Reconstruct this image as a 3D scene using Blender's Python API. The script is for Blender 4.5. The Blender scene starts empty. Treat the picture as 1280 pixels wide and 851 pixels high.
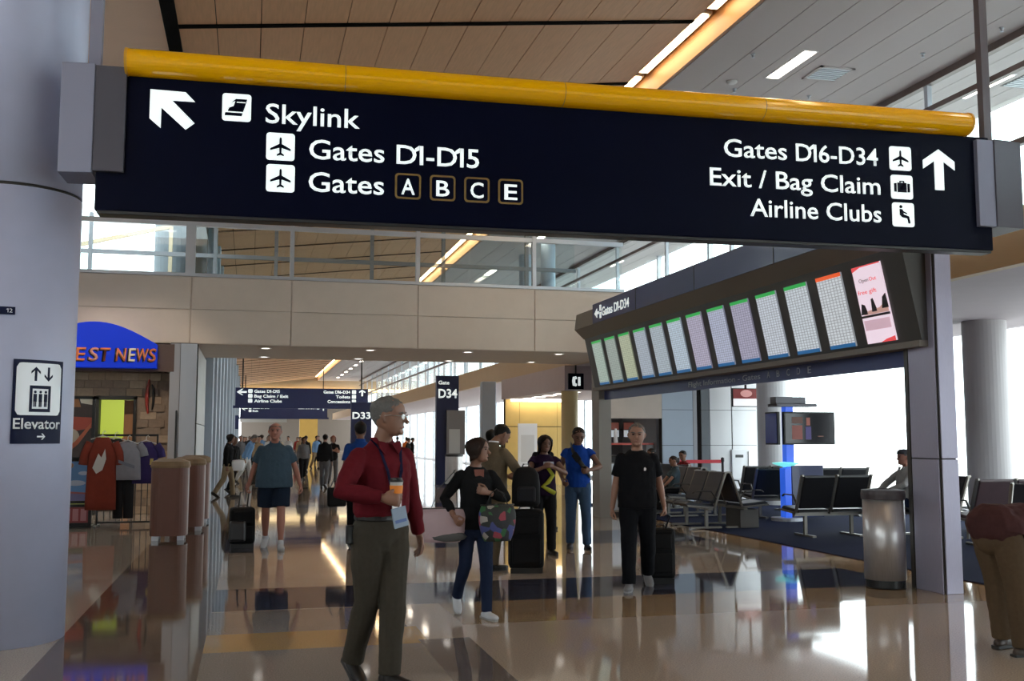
import bpy, bmesh, math, random
from mathutils import Vector, Matrix, Euler, Quaternion
random.seed(7)
SC = bpy.context.scene
COL = SC.collection
R = math.radians
V = Vector

# ------------------------------------------------------------------ camera, sky, exposure
cam_data = bpy.data.cameras.new('camera')
cam = bpy.data.objects.new('camera', cam_data)
COL.objects.link(cam)
cam.location = (0, 0, 1.58)
cam.rotation_euler = (R(90 + 5.467), 0, R(-14.31))
cam_data.sensor_width = 36
cam_data.lens = 36.0
cam_data.clip_end = 600
SC.camera = cam
world = bpy.data.worlds.new('sky')
SC.world = world
world.use_nodes = True
bgn = world.node_tree.nodes['Background']
bgn.inputs[0].default_value = (0.93, 0.97, 1.0, 1)
bgn.inputs[1].default_value = 5.2
SC.view_settings.view_transform = 'Standard'
SC.view_settings.look = 'None'
SC.view_settings.gamma = 1
SC.view_settings.use_curve_mapping = False
SC.view_settings.exposure = 0.0
SC.cycles.max_bounces = 8
SC.cycles.diffuse_bounces = 5
SC.cycles.transparent_max_bounces = 16
SC.cycles.sample_clamp_indirect = 6.0

# ------------------------------------------------------------------ materials
MATS = {}
def mat(name, col, rough=0.6, metal=0.0, nscale=0, namt=0.0, bump=0.0, emit=0.0, ecol=None, coat=0.0, spec=0.5, stretch=None):
    if name in MATS: return MATS[name]
    m = bpy.data.materials.new(name); m.use_nodes = True
    nt = m.node_tree; b = nt.nodes['Principled BSDF']
    b.inputs['Base Color'].default_value = (*col, 1)
    b.inputs['Roughness'].default_value = rough
    b.inputs['Metallic'].default_value = metal
    b.inputs['Specular IOR Level'].default_value = spec
    if coat: b.inputs['Coat Weight'].default_value = coat; b.inputs['Coat Roughness'].default_value = 0.08
    if emit:
        b.inputs['Emission Color'].default_value = (*(ecol or col), 1)
        b.inputs['Emission Strength'].default_value = emit
    if nscale:
        tc = nt.nodes.new('ShaderNodeTexCoord'); nz = nt.nodes.new('ShaderNodeTexNoise')
        nz.inputs['Scale'].default_value = nscale; nz.inputs['Detail'].default_value = 4
        src = tc.outputs['Object']
        if stretch:
            mp = nt.nodes.new('ShaderNodeMapping'); mp.inputs['Scale'].default_value = stretch
            nt.links.new(src, mp.inputs[0]); src = mp.outputs[0]
        nt.links.new(src, nz.inputs['Vector'])
        if namt:
            mx = nt.nodes.new('ShaderNodeMix'); mx.data_type = 'RGBA'
            mx.inputs[6].default_value = (*[max(0, c * (1 - namt)) for c in col], 1)
            mx.inputs[7].default_value = (*[min(1, c * (1 + namt)) for c in col], 1)
            nt.links.new(nz.outputs['Fac'], mx.inputs[0]); nt.links.new(mx.outputs[2], b.inputs['Base Color'])
        if bump:
            bp = nt.nodes.new('ShaderNodeBump'); bp.inputs['Strength'].default_value = bump; bp.inputs['Distance'].default_value = 0.01
            nt.links.new(nz.outputs['Fac'], bp.inputs['Height']); nt.links.new(bp.outputs[0], b.inputs['Normal'])
    MATS[name] = m
    return m

def glass_mat(name, tint=(0.93, 0.97, 0.97), refl=1.0):
    m = bpy.data.materials.new(name); m.use_nodes = True; nt = m.node_tree
    nt.nodes.remove(nt.nodes['Principled BSDF']); out = nt.nodes['Material Output']
    tr = nt.nodes.new('ShaderNodeBsdfTransparent'); tr.inputs[0].default_value = (*tint, 1)
    gl = nt.nodes.new('ShaderNodeBsdfGlossy'); gl.inputs['Roughness'].default_value = 0.02; gl.inputs[0].default_value = (refl, refl, refl, 1)
    fr = nt.nodes.new('ShaderNodeFresnel'); ge = nt.nodes.new('ShaderNodeNewGeometry'); mr = nt.nodes.new('ShaderNodeMapRange'); mr.inputs[3].default_value = 1.45; mr.inputs[4].default_value = 1 / 1.45
    nt.links.new(ge.outputs['Backfacing'], mr.inputs[0]); nt.links.new(mr.outputs[0], fr.inputs[0])   # the same reflectance on both sides of a pane
    mx = nt.nodes.new('ShaderNodeMixShader')
    nt.links.new(fr.outputs[0], mx.inputs[0]); nt.links.new(tr.outputs[0], mx.inputs[1]); nt.links.new(gl.outputs[0], mx.inputs[2])
    nt.links.new(mx.outputs[0], out.inputs[0])
    MATS[name] = m
    return m

# ------------------------------------------------------------------ mesh builder
class MB:
    def __init__(s): s.v = []; s.f = []; s.mi = []; s.cur = 0
    def add(s, vs, fs):
        o = len(s.v); s.v.extend([tuple(p) for p in vs])
        for f in fs: s.f.append([i + o for i in f]); s.mi.append(s.cur)
        return s
    def box(s, x0, x1, y0, y1, z0, z1, M=None):
        vs = [V((x, y, z)) for z in (z0, z1) for y in (y0, y1) for x in (x0, x1)]
        if M: vs = [M @ p for p in vs]
        return s.add(vs, [(0, 2, 3, 1), (4, 5, 7, 6), (0, 1, 5, 4), (2, 6, 7, 3), (0, 4, 6, 2), (1, 3, 7, 5)])
    def bar(s, a, b, w, h, up=(0, 0, 1)):
        a = V(a); b = V(b); t = (b - a).normalized(); u = t.cross(V(up))
        if u.length < 1e-4: u = t.cross(V((1, 0, 0)))
        u.normalize(); n = u.cross(t)
        vs = [p + u * (i * w / 2) + n * (j * h / 2) for p in (a, b) for (i, j) in ((-1, -1), (1, -1), (1, 1), (-1, 1))]
        return s.add(vs, [(3, 2, 1, 0), (4, 5, 6, 7), (0, 1, 5, 4), (1, 2, 6, 5), (2, 3, 7, 6), (3, 0, 4, 7)])
    def loft(s, rings, closed=True, caps=True):
        n = len(rings[0]); vs = [p for r in rings for p in r]; fs = []
        for i in range(len(rings) - 1):
            for j in range(n if closed else n - 1):
                k = (j + 1) % n
                fs.append((i * n + j, i * n + k, (i + 1) * n + k, (i + 1) * n + j))
        if caps: fs.append(tuple(range(n - 1, -1, -1))); fs.append(tuple((len(rings) - 1) * n + j for j in range(n)))
        return s.add(vs, fs)
    def tube(s, pts, rad, hint=(1, 0, 0), n=14, round_ends=True):
        pts = [V(p) for p in pts]; rad = [r if isinstance(r, (tuple, list)) else (r, r) for r in rad]
        if round_ends:
            t0 = (pts[0] - pts[1]).normalized(); t1 = (pts[-1] - pts[-2]).normalized()
            e0 = min(rad[0]); e1 = min(rad[-1])
            pts = [pts[0] + t0 * e0 * .85, pts[0] + t0 * e0 * .5] + pts + [pts[-1] + t1 * e1 * .5, pts[-1] + t1 * e1 * .85]
            sc = lambda r, q: (r[0] * q, r[1] * q)
            rad = [sc(rad[0], .45), sc(rad[0], .84)] + rad + [sc(rad[-1], .84), sc(rad[-1], .45)]
        rings = []; h = V(hint)
        for i, p in enumerate(pts):
            a = pts[max(0, i - 1)]; b = pts[min(len(pts) - 1, i + 1)]; t = (b - a).normalized()
            u = h - t * h.dot(t)
            if u.length < .05: u = V((0, 1, 0)) - t * t.y
            u.normalize(); w = t.cross(u); ra, rb = rad[i]
            rings.append([p + u * (ra * math.cos(2 * math.pi * j / n)) + w * (rb * math.sin(2 * math.pi * j / n)) for j in range(n)])
        return s.loft(rings)
    def cyl(s, a, b, r0, r1=None, n=24):
        return s.tube([a, b], [r0, r0 if r1 is None else r1], n=n, round_ends=False)
    def lathe(s, prof, c=(0, 0, 0), n=28, caps=True):
        c = V(c)
        return s.loft([[c + V((r * math.cos(2 * math.pi * j / n), r * math.sin(2 * math.pi * j / n), z)) for j in range(n)] for r, z in prof], caps=caps)
    def prism(s, poly, fn, d0, d1):
        """poly: 2D outline, fn(u, v, d) gives a point, extruded from d0 to d1"""
        n = len(poly)
        vs = [fn(u, v, d0) for u, v in poly] + [fn(u, v, d1) for u, v in poly]
        fs = [tuple(range(n)), tuple(range(2 * n - 1, n - 1, -1))]
        fs += [(i, n + i, n + (i + 1) % n, (i + 1) % n) for i in range(n)]
        return s.add(vs, fs)
    def ell(s, c, r, M=None, n=12, m=8):
        c = V(c); rings = []
        for i in range(1, m):
            a = math.pi * i / m
            rings.append([c + V((r[0] * math.sin(a) * math.cos(2 * math.pi * j / n), r[1] * math.sin(a) * math.sin(2 * math.pi * j / n), r[2] * -math.cos(a))) for j in range(n)])
        if M: rings = [[M @ p for p in q] for q in rings]
        return s.loft(rings)
    def mesh(s, name, mats, smooth=False):
        me = bpy.data.meshes.new(name); me.from_pydata(s.v, [], s.f)
        for m in (mats if isinstance(mats, (list, tuple)) else [mats]): me.materials.append(m)
        if len(me.materials) > 1: me.polygons.foreach_set('material_index', s.mi)
        bm = bmesh.new(); bm.from_mesh(me); bmesh.ops.recalc_face_normals(bm, faces=bm.faces); bm.to_mesh(me); bm.free()
        if smooth: me.polygons.foreach_set('use_smooth', [True] * len(me.polygons))
        me.update(); return me
    def build(s, name, mats, parent=None, smooth=False, bev=0, loc=None, rz=0, ang=35):
        return link(name, s.mesh(name, mats, smooth), parent, bev, loc, rz, ang)

def link(name, me, parent=None, bev=0, loc=None, rz=0, ang=35):
    o = bpy.data.objects.new(name, me); COL.objects.link(o)
    if parent: o.parent = parent
    if loc is not None: o.location = loc
    if rz: o.rotation_euler.z = rz
    if bev:
        md = o.modifiers.new('edge', 'BEVEL'); md.width = bev; md.segments = 2; md.limit_method = 'ANGLE'; md.angle_limit = R(ang)
    return o

def tag(o, label=None, cat=None, group=None, kind=None):
    if label: o['label'] = label
    if cat: o['category'] = cat
    if group: o['group'] = group
    if kind: o['kind'] = kind
    return o
def thing(name, label, cat, loc=(0, 0, 0), rz=0, group=None):
    o = bpy.data.objects.new(name, None); COL.objects.link(o)
    o.location = loc; o.rotation_euler = (0, 0, rz); o.empty_display_size = .1
    return tag(o, label, cat, group)
def struct(o): o['kind'] = 'structure'; return o
def kids(o): return [c for c in bpy.data.objects if c.parent == o]
def copy_tree(o, parent=None, children=None):
    ch = children if children is not None else KID
    c = o.copy(); COL.objects.link(c); c.parent = parent
    for k in ch.get(o.name, []): copy_tree(k, c, ch)
    return c
def kid_map():
    d = {}
    for o in bpy.data.objects:
        if o.parent: d.setdefault(o.parent.name, []).append(o)
    return d
KID = {}
def place(mesh_or_none, name, parent, loc, rot=None):
    o = bpy.data.objects.new(name, mesh_or_none); COL.objects.link(o); o.parent = parent; o.location = loc
    if rot: o.rotation_euler = rot
    return o

def rrect(x0, x1, z0, z1, r, n=4):
    pts = []
    for cx, cz, a0 in ((x1 - r, z1 - r, 0), (x0 + r, z1 - r, 90), (x0 + r, z0 + r, 180), (x1 - r, z0 + r, 270)):
        for i in range(n + 1):
            a = R(a0 + 90 * i / n); pts.append((cx + r * math.cos(a), cz + r * math.sin(a)))
    return pts

def text(s, x0, x1, zb, cap, m, parent, fn=None, bold=.006, name='lettering', depth=.004, y=0.0, width=None, rot=None, shear=0):
    """lettering in the local xz plane facing -y, baseline zb, cap height cap, fitted between x0 and x1"""
    def outline(q):
        cu = bpy.data.curves.new('lettering', 'FONT'); cu.body = q; cu.size = 1; cu.offset = bold; cu.resolution_u = 3; cu.shear = shear
        o = bpy.data.objects.new('tmp', cu); COL.objects.link(o)
        me = bpy.data.meshes.new_from_object(o.evaluated_get(bpy.context.evaluated_depsgraph_get()))
        bpy.data.objects.remove(o); bpy.data.curves.remove(cu); return me
    me = outline(s.replace('1', 'I'))
    for k, ch in enumerate(s):      # the figure 1 gets its flag
        if ch == '1':
            m1 = outline(s[:k].replace('1', 'I') + 'I'); rt = max(v.co.x for v in m1.vertices); bpy.data.meshes.remove(m1)
            bm = bmesh.new(); bm.from_mesh(me); w = .125 + 2 * bold
            q = [bm.verts.new((rt - a, b, 0)) for a, b in ((w * .9, .70 + bold), (w * .9, .54 - bold), (w + .13, .46), (w + .13, .575 + bold))]
            bm.faces.new(q); bm.to_mesh(me); bm.free()
    xs = [v.co.x for v in me.vertices]; a, b = min(xs), max(xs)
    kx = (x1 - x0) / (b - a) if x1 is not None else cap / .729
    kz = cap / .729
    for v in me.vertices:
        p = V((x0 + (v.co.x - a) * kx, y, zb + v.co.y * kz))
        v.co = fn(p) if fn else p
    # give it a little thickness
    bm = bmesh.new(); bm.from_mesh(me); bmesh.ops.recalc_face_normals(bm, faces=bm.faces); bm.to_mesh(me); bm.free()
    me.materials.clear(); me.materials.append(m); me.name = name
    ob = link(name, me, parent)
    if depth:
        md = ob.modifiers.new('thick', 'SOLIDIFY'); md.thickness = depth; md.offset = 0
    return ob

# palette
M_col = mat('painted_steel', (.43, .45, .60), .45, .1, 6, .05)
M_navy = mat('navy_panel', (.0022, .0032, .013), .4, 0, 3, .15, spec=.06)
M_white_sign = mat('white_backlit', (.8, .86, .86), .5, 0, emit=.62, ecol=(.86, .95, .96))
M_yellow = mat('yellow_acrylic', (.90, .43, .0), .16, 0, coat=.3)
M_gold = mat('gold_outline', (.28, .17, .05), .4, .3)
M_brk_l = mat('bracket_light_grey', (.20, .20, .27), .5, .3)
M_brk_d = mat('bracket_dark_grey', (.075, .07, .09), .5, .3)
M_black = mat('black_metal', (.012, .012, .012), .45, .2)
M_matte = mat('matte_black', (.006, .006, .006), .95, spec=.05)
M_frame_d = mat('dark_window_frame', (.16, .18, .20), .45, .3)
M_dark = mat('dark_plastic', (.02, .02, .022), .4)
M_beige = mat('beige_panel', (.60, .515, .445), .6, 0, 4, .06, .02)
M_soffit = mat('beige_soffit', (.50, .45, .38), .7, 0, 3, .05)
M_tan = mat('tan_fascia', (.52, .40, .27), .6, 0, 3, .06)
M_grey_ceil = mat('grey_ceiling', (.50, .455, .45), .8, 0, 120, .08)
M_groove = mat('dark_groove', (.03, .025, .02), .8)
M_alu = mat('aluminium', (.52, .55, .60), .35, .6)
M_steel = mat('brushed_steel', (.52, .50, .50), .36, .7, 30, .25, .03, stretch=(8, 8, .3))
M_pill = mat('steel_cladding', (.36, .345, .44), .42, .35, 40, .10, .02, stretch=(6, 6, .4))
M_wall = mat('pale_wall', (.62, .62, .62), .6, 0, 3, .04)
M_wallblue = mat('blue_grey_panel', (.36, .42, .50), .5, .2, 3, .05)
M_white = mat('white_panel', (.80, .81, .83), .45, 0, 3, .02)
M_carpet = mat('navy_carpet', (.008, .012, .038), .95, 0, 160, .5, .25, spec=.08)
M_glass = glass_mat('clear_glass')
M_lamp_warm = mat('warm_lamp', (1, .8, .55), .5, emit=12, ecol=(1, .72, .40))
M_lamp = mat('white_lamp', (1, .95, .9), .5, emit=12, ecol=(1, .86, .70))
M_downl = mat('downlight_lamp', (1, .95, .9), .5, emit=6, ecol=(1, .93, .85))
# ------------------------------------------------------------------ floor
def floor_mat():
    m = bpy.data.materials.new('terrazzo'); m.use_nodes = True; nt = m.node_tree; b = nt.nodes['Principled BSDF']
    N = nt.nodes.new; L = nt.links.new
    tc = N('ShaderNodeTexCoord'); sx = N('ShaderNodeSeparateXYZ'); L(tc.outputs['Object'], sx.inputs[0])
    def math_(op, a, bb):
        n = N('ShaderNodeMath'); n.operation = op
        for i, q in enumerate((a, bb)):
            if hasattr(q, 'is_linked') or hasattr(q, 'links'): L(q, n.inputs[i])
            else: n.inputs[i].default_value = q
        return n.outputs[0]
    X, Y = sx.outputs[0], sx.outputs[1]
    def rect(x0, x1, y0, y1):
        a = math_('MULTIPLY', math_('GREATER_THAN', X, x0), math_('LESS_THAN', X, x1))
        c = math_('MULTIPLY', math_('GREATER_THAN', Y, y0), math_('LESS_THAN', Y, y1))
        return math_('MULTIPLY', a, c)
    col = None
    def over(mask, c):
        nonlocal col
        mx = N('ShaderNodeMix'); mx.data_type = 'RGBA'
        if col is None: mx.inputs[6].default_value = (.40, .33, .27, 1)
        else: L(col, mx.inputs[6])
        mx.inputs[7].default_value = (*c, 1); L(mask, mx.inputs[0]); col = mx.outputs[2]
    brown, navy, ochre, grey, pale, sand = (.13, .095, .075), (.045, .05, .085), (.40, .255, .105), (.24, .21, .19), (.40, .345, .29), (.36, .225, .11)
    over(rect(-9, -1.42, -20, 24), pale)
    over(rect(-1.42, -.30, -20, 23), brown)
    over(rect(-.3, 1.33, -20, 9.9), grey)
    over(rect(7.05, 7.76, -20, 24), sand)
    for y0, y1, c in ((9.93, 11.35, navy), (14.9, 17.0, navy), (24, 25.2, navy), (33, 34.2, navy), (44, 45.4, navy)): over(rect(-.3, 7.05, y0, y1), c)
    over(rect(-.3, 1.4, 8.07, 8.79), ochre)
    over(rect(1.8, 7.05, 8.75, 9.93), (.30, .215, .135))
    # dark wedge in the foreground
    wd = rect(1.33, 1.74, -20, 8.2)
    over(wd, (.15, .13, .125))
    over(rect(2.9, 7.05, -2.7, -2.0), (.25, .20, .16))
    nz = N('ShaderNodeTexNoise'); nz.inputs['Scale'].default_value = 90; nz.inputs['Detail'].default_value = 3
    L(tc.outputs['Object'], nz.inputs['Vector'])
    mr = N('ShaderNodeMapRange'); mr.inputs[1].default_value = .3; mr.inputs[2].default_value = .7; mr.inputs[3].default_value = .78; mr.inputs[4].default_value = 1.22
    L(nz.outputs['Fac'], mr.inputs[0])
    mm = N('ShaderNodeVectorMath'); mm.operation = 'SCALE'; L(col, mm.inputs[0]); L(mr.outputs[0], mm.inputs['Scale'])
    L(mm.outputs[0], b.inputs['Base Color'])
    n2 = N('ShaderNodeTexNoise'); n2.inputs['Scale'].default_value = 1.3; n2.inputs['Detail'].default_value = 5
    L(tc.outputs['Object'], n2.inputs['Vector'])
    r2 = N('ShaderNodeMapRange'); r2.inputs[3].default_value = .02; r2.inputs[4].default_value = .085; L(n2.outputs['Fac'], r2.inputs[0]); L(r2.outputs[0], b.inputs['Roughness'])
    bp = N('ShaderNodeBump'); bp.inputs['Strength'].default_value = .02; bp.inputs['Distance'].default_value = .02
    n3 = N('ShaderNodeTexNoise'); n3.inputs['Scale'].default_value = 2.2; L(tc.outputs['Object'], n3.inputs['Vector'])
    L(n3.outputs['Fac'], bp.inputs['Height']); L(bp.outputs[0], b.inputs['Normal'])
    b.inputs['Specular IOR Level'].default_value = .6
    return m
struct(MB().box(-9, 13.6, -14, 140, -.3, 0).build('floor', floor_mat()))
tag(MB().box(7.76, 13.25, 3.0, 23.9, 0, .012).build('carpet', M_carpet), 'dark navy carpet under the gate seats beside the tan floor border', 'carpet')
struct(MB().box(13.6, 160, -60, 220, -4.4, -4.2).build('ground', mat('apron_concrete', (.62, .60, .56), .9, 0, .3, .1)))

# ------------------------------------------------------------------ wood ceiling (planks in rows between black reveals)
def wood_mat():
    m = mat('wood_plank', (.66, .385, .22), .55, 0, 5, .16, 0, stretch=(6, .5, 6))
    return m
M_wood = wood_mat()
XL, ZL, XR, ZR = -1.15, 7.11, 6.46, 7.97
ws = math.hypot(XR - XL, ZR - ZL); wa = math.atan2(ZR - ZL, XR - XL)
wood = MB().box(0, ws, -14, 112, .03, .25).build('ceiling', M_groove); struct(wood)
wood.location = (XL, 0, ZL); wood.rotation_euler = (0, -wa, 0)
npl = 13; pw = ws / npl; RY = 2.85; Y0 = 14.05
plank = MB().box(.006, pw - .006, .05, RY - .05, 0, .03).mesh('wood_plank', M_wood)
for r in range(-4, 12):
    for c in range(npl):
        place(plank, 'wood_plank', wood, (c * pw, Y0 + r * RY, random.uniform(-.002, .002)))
far = MB()
for r in range(12, 34):
    for c in range(npl): far.box(c * pw + .006, (c + 1) * pw - .006, Y0 + r * RY + .05, Y0 + (r + 1) * RY - .05, 0, .03)
tag(far.build('wood_planks_far', M_wood, wood), kind='stuff')
fl = MB()
for r in range(-4, 34): fl.box(0.0, ws, Y0 + r * RY - .05, Y0 + r * RY + .05, -.02, .03)
fl.build('black_reveal_strip', M_matte, wood)
struct(MB().box(XL - .09, XL + .09, -14, 112, ZL - .04, ZL + .2).build('trim_1', M_matte))
struct(MB().box(-9, XL - .09, -14, 22.8, ZL, ZL + .2).build('ceiling', mat('bay_ceiling', (.85, .63, .49), .7, 0, 3, .04)))
# slot with the light strip between the wood and the grey ceiling
M_slot = mat('slot_wood', (.40, .22, .10), .45, 0, 4, .1)
struct(MB().box(6.40, 6.95, -14, 112, 8.25, 8.35).box(6.42, 6.47, -14, 112, 7.97, 8.25).box(6.90, 6.96, -14, 112, 7.79, 8.3).build('trim_2', M_slot))
lampm = MB().box(-.11, .11, -1.28, 1.28, -.03, .0).mesh('lamp_tube', M_lamp_warm)
trofm = MB().box(-.15, .15, -1.33, 1.33, .0, .05).mesh('lamp_tray', M_alu)
for r in range(-4, 34):
    t = thing('strip_light', 'warm glowing strip light in the slot beside the wood plank ceiling', 'ceiling light', (6.68, Y0 + (r + .5) * RY, 8.16), 0, 'strip lights along the wood ceiling edge')
    place(trofm, 'lamp_tray', t, (0, 0, 0)); place(lampm, 'lamp_tube', t, (0, 0, 0))

# ------------------------------------------------------------------ grey board ceiling on the right
gc = struct(MB().box(6.95, 13.6, -14, 112, 7.82, 8.0).build('ceiling', M_groove))
edges = [6.96, 7.68, 8.27, 8.86, 9.45, 10.04, 10.63, 11.22, 11.81, 12.4, 12.99, 13.58]
for i in range(len(edges) - 1):
    for y0, y1 in ((-14, 0), (0, 12), (12, 22.8), (22.8, 50), (50, 112)):
        MB().box(edges[i] + .007, edges[i + 1] - .007, y0, y1 - .0, 7.78, 7.82).build('ceiling_panel', M_grey_ceil, gc)
rec = MB().box(-.1, .1, -.62, .62, -.012, .0).mesh('diffuser', M_lamp)
recf = MB().box(-.13, .13, -.66, .66, -.006, .01).mesh('light_frame', M_white)
for j, y in enumerate([-9, -1, 7, 14.9, 22.6, 30, 37, 44, 51, 56, 60.5, 65, 69.5, 74, 78.5, 83, 87.5, 92, 96.5, 101, 105.5]):
    t = thing('recessed_light', 'slim glowing recessed light in the grey board ceiling' if j != 3 else 'slim glowing recessed light beside the square ceiling vent', 'ceiling light', (8.6, y, 7.78), 0, None if j == 3 else 'recessed lights of the grey ceiling')
    place(recf, 'light_frame', t, (0, 0, 0)); place(rec, 'diffuser', t, (0, 0, 0))
for j, (x, y) in enumerate(((12.45, 15.0), (12.45, 22), (12.45, 7), (12.45, 34), (12.45, 46), (12.45, 58), (12.45, 72))):
    t = thing('recessed_light', 'slim glowing recessed light seen through the high corridor glass', 'ceiling light', (x, y, 7.78), 0, 'recessed lights of the upper corridor')
    place(recf, 'light_frame', t, (0, 0, 0)); place(rec, 'diffuser', t, (0, 0, 0))
v = thing('ceiling_vent', 'square slatted air vent in the grey board ceiling', 'vent', (9.42, 15.1, 7.78))
MB().box(-.3, .3, -.3, .3, -.006, .0).build('backing', M_dark, v)
MB().box(-.32, .32, -.32, -.27, -.02, 0).box(-.32, .32, .27, .32, -.02, 0).box(-.32, -.27, -.32, .32, -.02, 0).box(.27, .32, -.32, .32, -.02, 0).build('vent_frame', M_grey_ceil, v)
for k in range(7): MB().box(-.27, .27, -.25 + k * .078, -.21 + k * .078, -.018, -.004).build('slat', M_alu, v)
v2 = thing('ceiling_vent', 'grey slatted air vent seen through the high corridor glass', 'vent', (13.0, 14.6, 7.78))
MB().box(-.3, .3, -.3, .3, -.006, .0).build('backing', M_dark, v2)
for k in range(7): MB().box(-.27, .27, -.25 + k * .078, -.21 + k * .078, -.018, -.004).build('slat', M_alu, v2)
for x, y in ((7.75, 14.6), (8.22, 16.2), (10.4, 13.9), (9.7, 16.2), (10.2, 16.4), (10.9, 12.7)):
    tag(MB().lathe([(.035, 0), (.035, -.02), (.018, -.03), (.018, -.06), (.03, -.065), (.005, -.07)], n=12).build('sprinkler_head', M_alu, loc=(x, y, 7.78)), 'tiny sprinkler head on the grey board ceiling', 'sprinkler', 'sprinkler heads of the grey ceiling')
tag(MB().lathe([(.09, 0), (.09, -.03), (.06, -.05), (.01, -.055)], n=16).build('smoke_detector', M_wall, loc=(8.0, 15.85, 7.78)), 'round flush smoke detector above the yellow sign edge', 'smoke detector')

# ------------------------------------------------------------------ bridge across the hall
YB, YC = 22.87, 26.7
bw = struct(MB().box(-9, 8.6, YB + .03, YB + .25, 3.6, 5.06).box(-9, 8.6, YC - .25, YC, 3.6, 5.06).box(-9, 8.6, YB + .25, YC - .25, 3.6, 3.95).build('wall_bridge', M_beige))
bx = [-9, -6.2, -3.75, -1.29, .82, 3.63, 6.38, 8.6]
for i in range(len(bx) - 1):
    for z0, z1 in ((3.6, 4.34), (4.34, 5.06)):
        MB().box(bx[i] + .012, bx[i + 1] - .012, YB, YB + .03, z0 + .01, z1 - .01).build('facing_panel', M_beige, bw, bev=.004)
struct(MB().box(-9, 8.6, YB - .02, YB + .3, 5.06, 5.13).box(-9, 8.6, YC - .3, YC + .02, 5.06, 5.13).build('trim_3', M_alu))
struct(MB().box(-9, 8.6, YB + .02, YB + .12, 6.17, 6.27).build('trim_4', M_alu))
struct(MB().box(-9, 8.6, YC - .12, YC - .02, 6.12, 6.22).build('trim_10', M_frame_d))
wn = 1
def ceil_z(x): return ZL if x < XL else min(7.95, ZL + (x - XL) * (ZR - ZL) / (XR - XL))
for (yy, xs) in ((YB + .07, [-9, -6.2, -3.6, -1.33, .82, 3.63, 6.38, 8.6]), (YC - .07, [-9, -6.4, -3.9, -.95, .55, 3.0, 4.9, 7.2, 8.6])):
    for i in range(len(xs) - 1):
        w = MB().box(xs[i] + .03, xs[i + 1] - .03, yy - .006, yy + .006, 5.13, 7.08).build('window_%d' % wn, M_glass); struct(w); wn += 1
        wd = .1 if (abs(xs[i] + 1.33) < .01) else .045
        MB().box(xs[i] - wd, xs[i] + wd, yy - .06, yy + .06, 5.13, ceil_z(xs[i]) + .02).build('mullion', M_alu if yy < 24 else M_frame_d, w)
dl = MB().lathe([(.11, 0), (.13, 0), (.13, -.012), (.10, -.012)], n=16, caps=False).mesh('trim_ring', M_white)
dd = MB().lathe([(.10, -.004), (.01, -.006)], n=16).mesh('diffuser', M_downl)
for x, y in ((.3, 23.55), (.3, 26.1), (2.63, 23.45), (4.91, 23.45), (7.14, 23.45), (4.98, 26.2), (7.18, 26.1), (2.63, 26.1)):
    t = thing('downlight', 'small round downlight glowing in the soffit of the footbridge', 'ceiling light', (x, y, 3.6), 0, 'downlights under the footbridge')
    place(dl, 'trim_ring', t, (0, 0, 0)); place(dd, 'diffuser', t, (0, 0, 0))

# second footbridge and the far end of the hall
struct(MB().box(-1.1, 13.3, 112, 112.4, 6.55, 8.4).build('wall_end_upper', M_tan))
struct(MB().box(-1.1, 13.3, 112, 136, 6.55, 6.7).build('ceiling', M_soffit))
tag(MB().box(-1.0, 11.2, 111.7, 111.95, 6.58, 6.9).build('cove_light', mat('cove_lamp', (1, .8, .5), .5, emit=3.2, ecol=(1, .78, .42))), 'long warm cove light across the far end of the hall', 'ceiling light')
struct(MB().box(-1.1, 13.3, 135.8, 136, 0, 6.6).build('wall_end', mat('end_brown', (.10, .085, .07), .7)))
struct(MB().box(-1.1, 4.0, 118, 118.3, 3.4, 6.55).build('wall_end_lower', mat('grey_green_band', (.15, .15, .14), .7)))
tag(MB().box(5.4, 7.4, 117.6, 118.2, 0, 6.0).build('yellow_wall_panel', mat('ochre_panel', (.42, .27, .06), .6, 0, 2, .1)), 'tall ochre wall panel at the far end behind the crowd', 'wall panel')

# ------------------------------------------------------------------ left wall along the hall, beyond the shop
wl = struct(MB().box(-1.5, -1.16, 22.72, 112, 0, 3.6).box(-1.5, -1.16, YC, 112, 3.6, ZL).build('wall_left', M_groove))
for k in range(26):
    y0 = 22.62 + k * 3.4
    for z0, z1 in ((0.12, 1.9), (1.9, 3.58), (3.6, 5.3), (5.3, 7.08)):
        if z0 > 3.5 and y0 < 26.6: continue
        MB().box(-1.16, -1.12, y0 + .012, y0 + 3.388, z0 + .01, z1 - .01).build('wall_panel', M_wall, wl)
struct(MB().box(-1.16, -1.10, 22.62, 112, 0, .12).build('baseboard_left', M_steel))
for y in (27.5, 30.5, 34, 38, 43, 50, 58, 68, 80, 94):
    struct(MB().box(-1.2, -.93, y - .22, y + .22, 0, 7.1).build('trim_5', M_wallblue, bev=.02))
struct(MB().box(-9, -1.2, YC + .1, 44, 3.7, 3.9).build('ceiling', M_beige))
# round columns and a slanted roof edge seen outside through the bridge glazing
for x, y, r in ((-2.16, 29.4, .50), (-1.42, 28.0, .24)):
    tag(MB().lathe([(r, 3.9), (r, 9.5)], n=28).build('column', mat('outer_column', (.09, .11, .13), .6), smooth=False, loc=(x, y, 0)), kind='structure')
rf = tag(MB().box(-6, 0, -3, 3, 0, .25, Matrix.Translation((-5.4, 36.5, 6.6)) @ Euler((0, R(8), 0)).to_matrix().to_4x4()).build('roof_slab', M_wall), 'pale slanted roof edge outside beyond the footbridge glass', 'roof')
bm_ = thing('timber_brace', 'pair of thin tan beams outside beyond the footbridge glass', 'beam', (0, 0, 0))
MB().bar((-5.9, 27.6, 6.07), (-2.1, 27.6, 7.07), .08, .1).build('beam', M_tan, bm_); MB().bar((-5.5, 27.6, 4.93), (-2.1, 27.6, 5.83), .08, .1).build('beam', M_tan, bm_)
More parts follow.
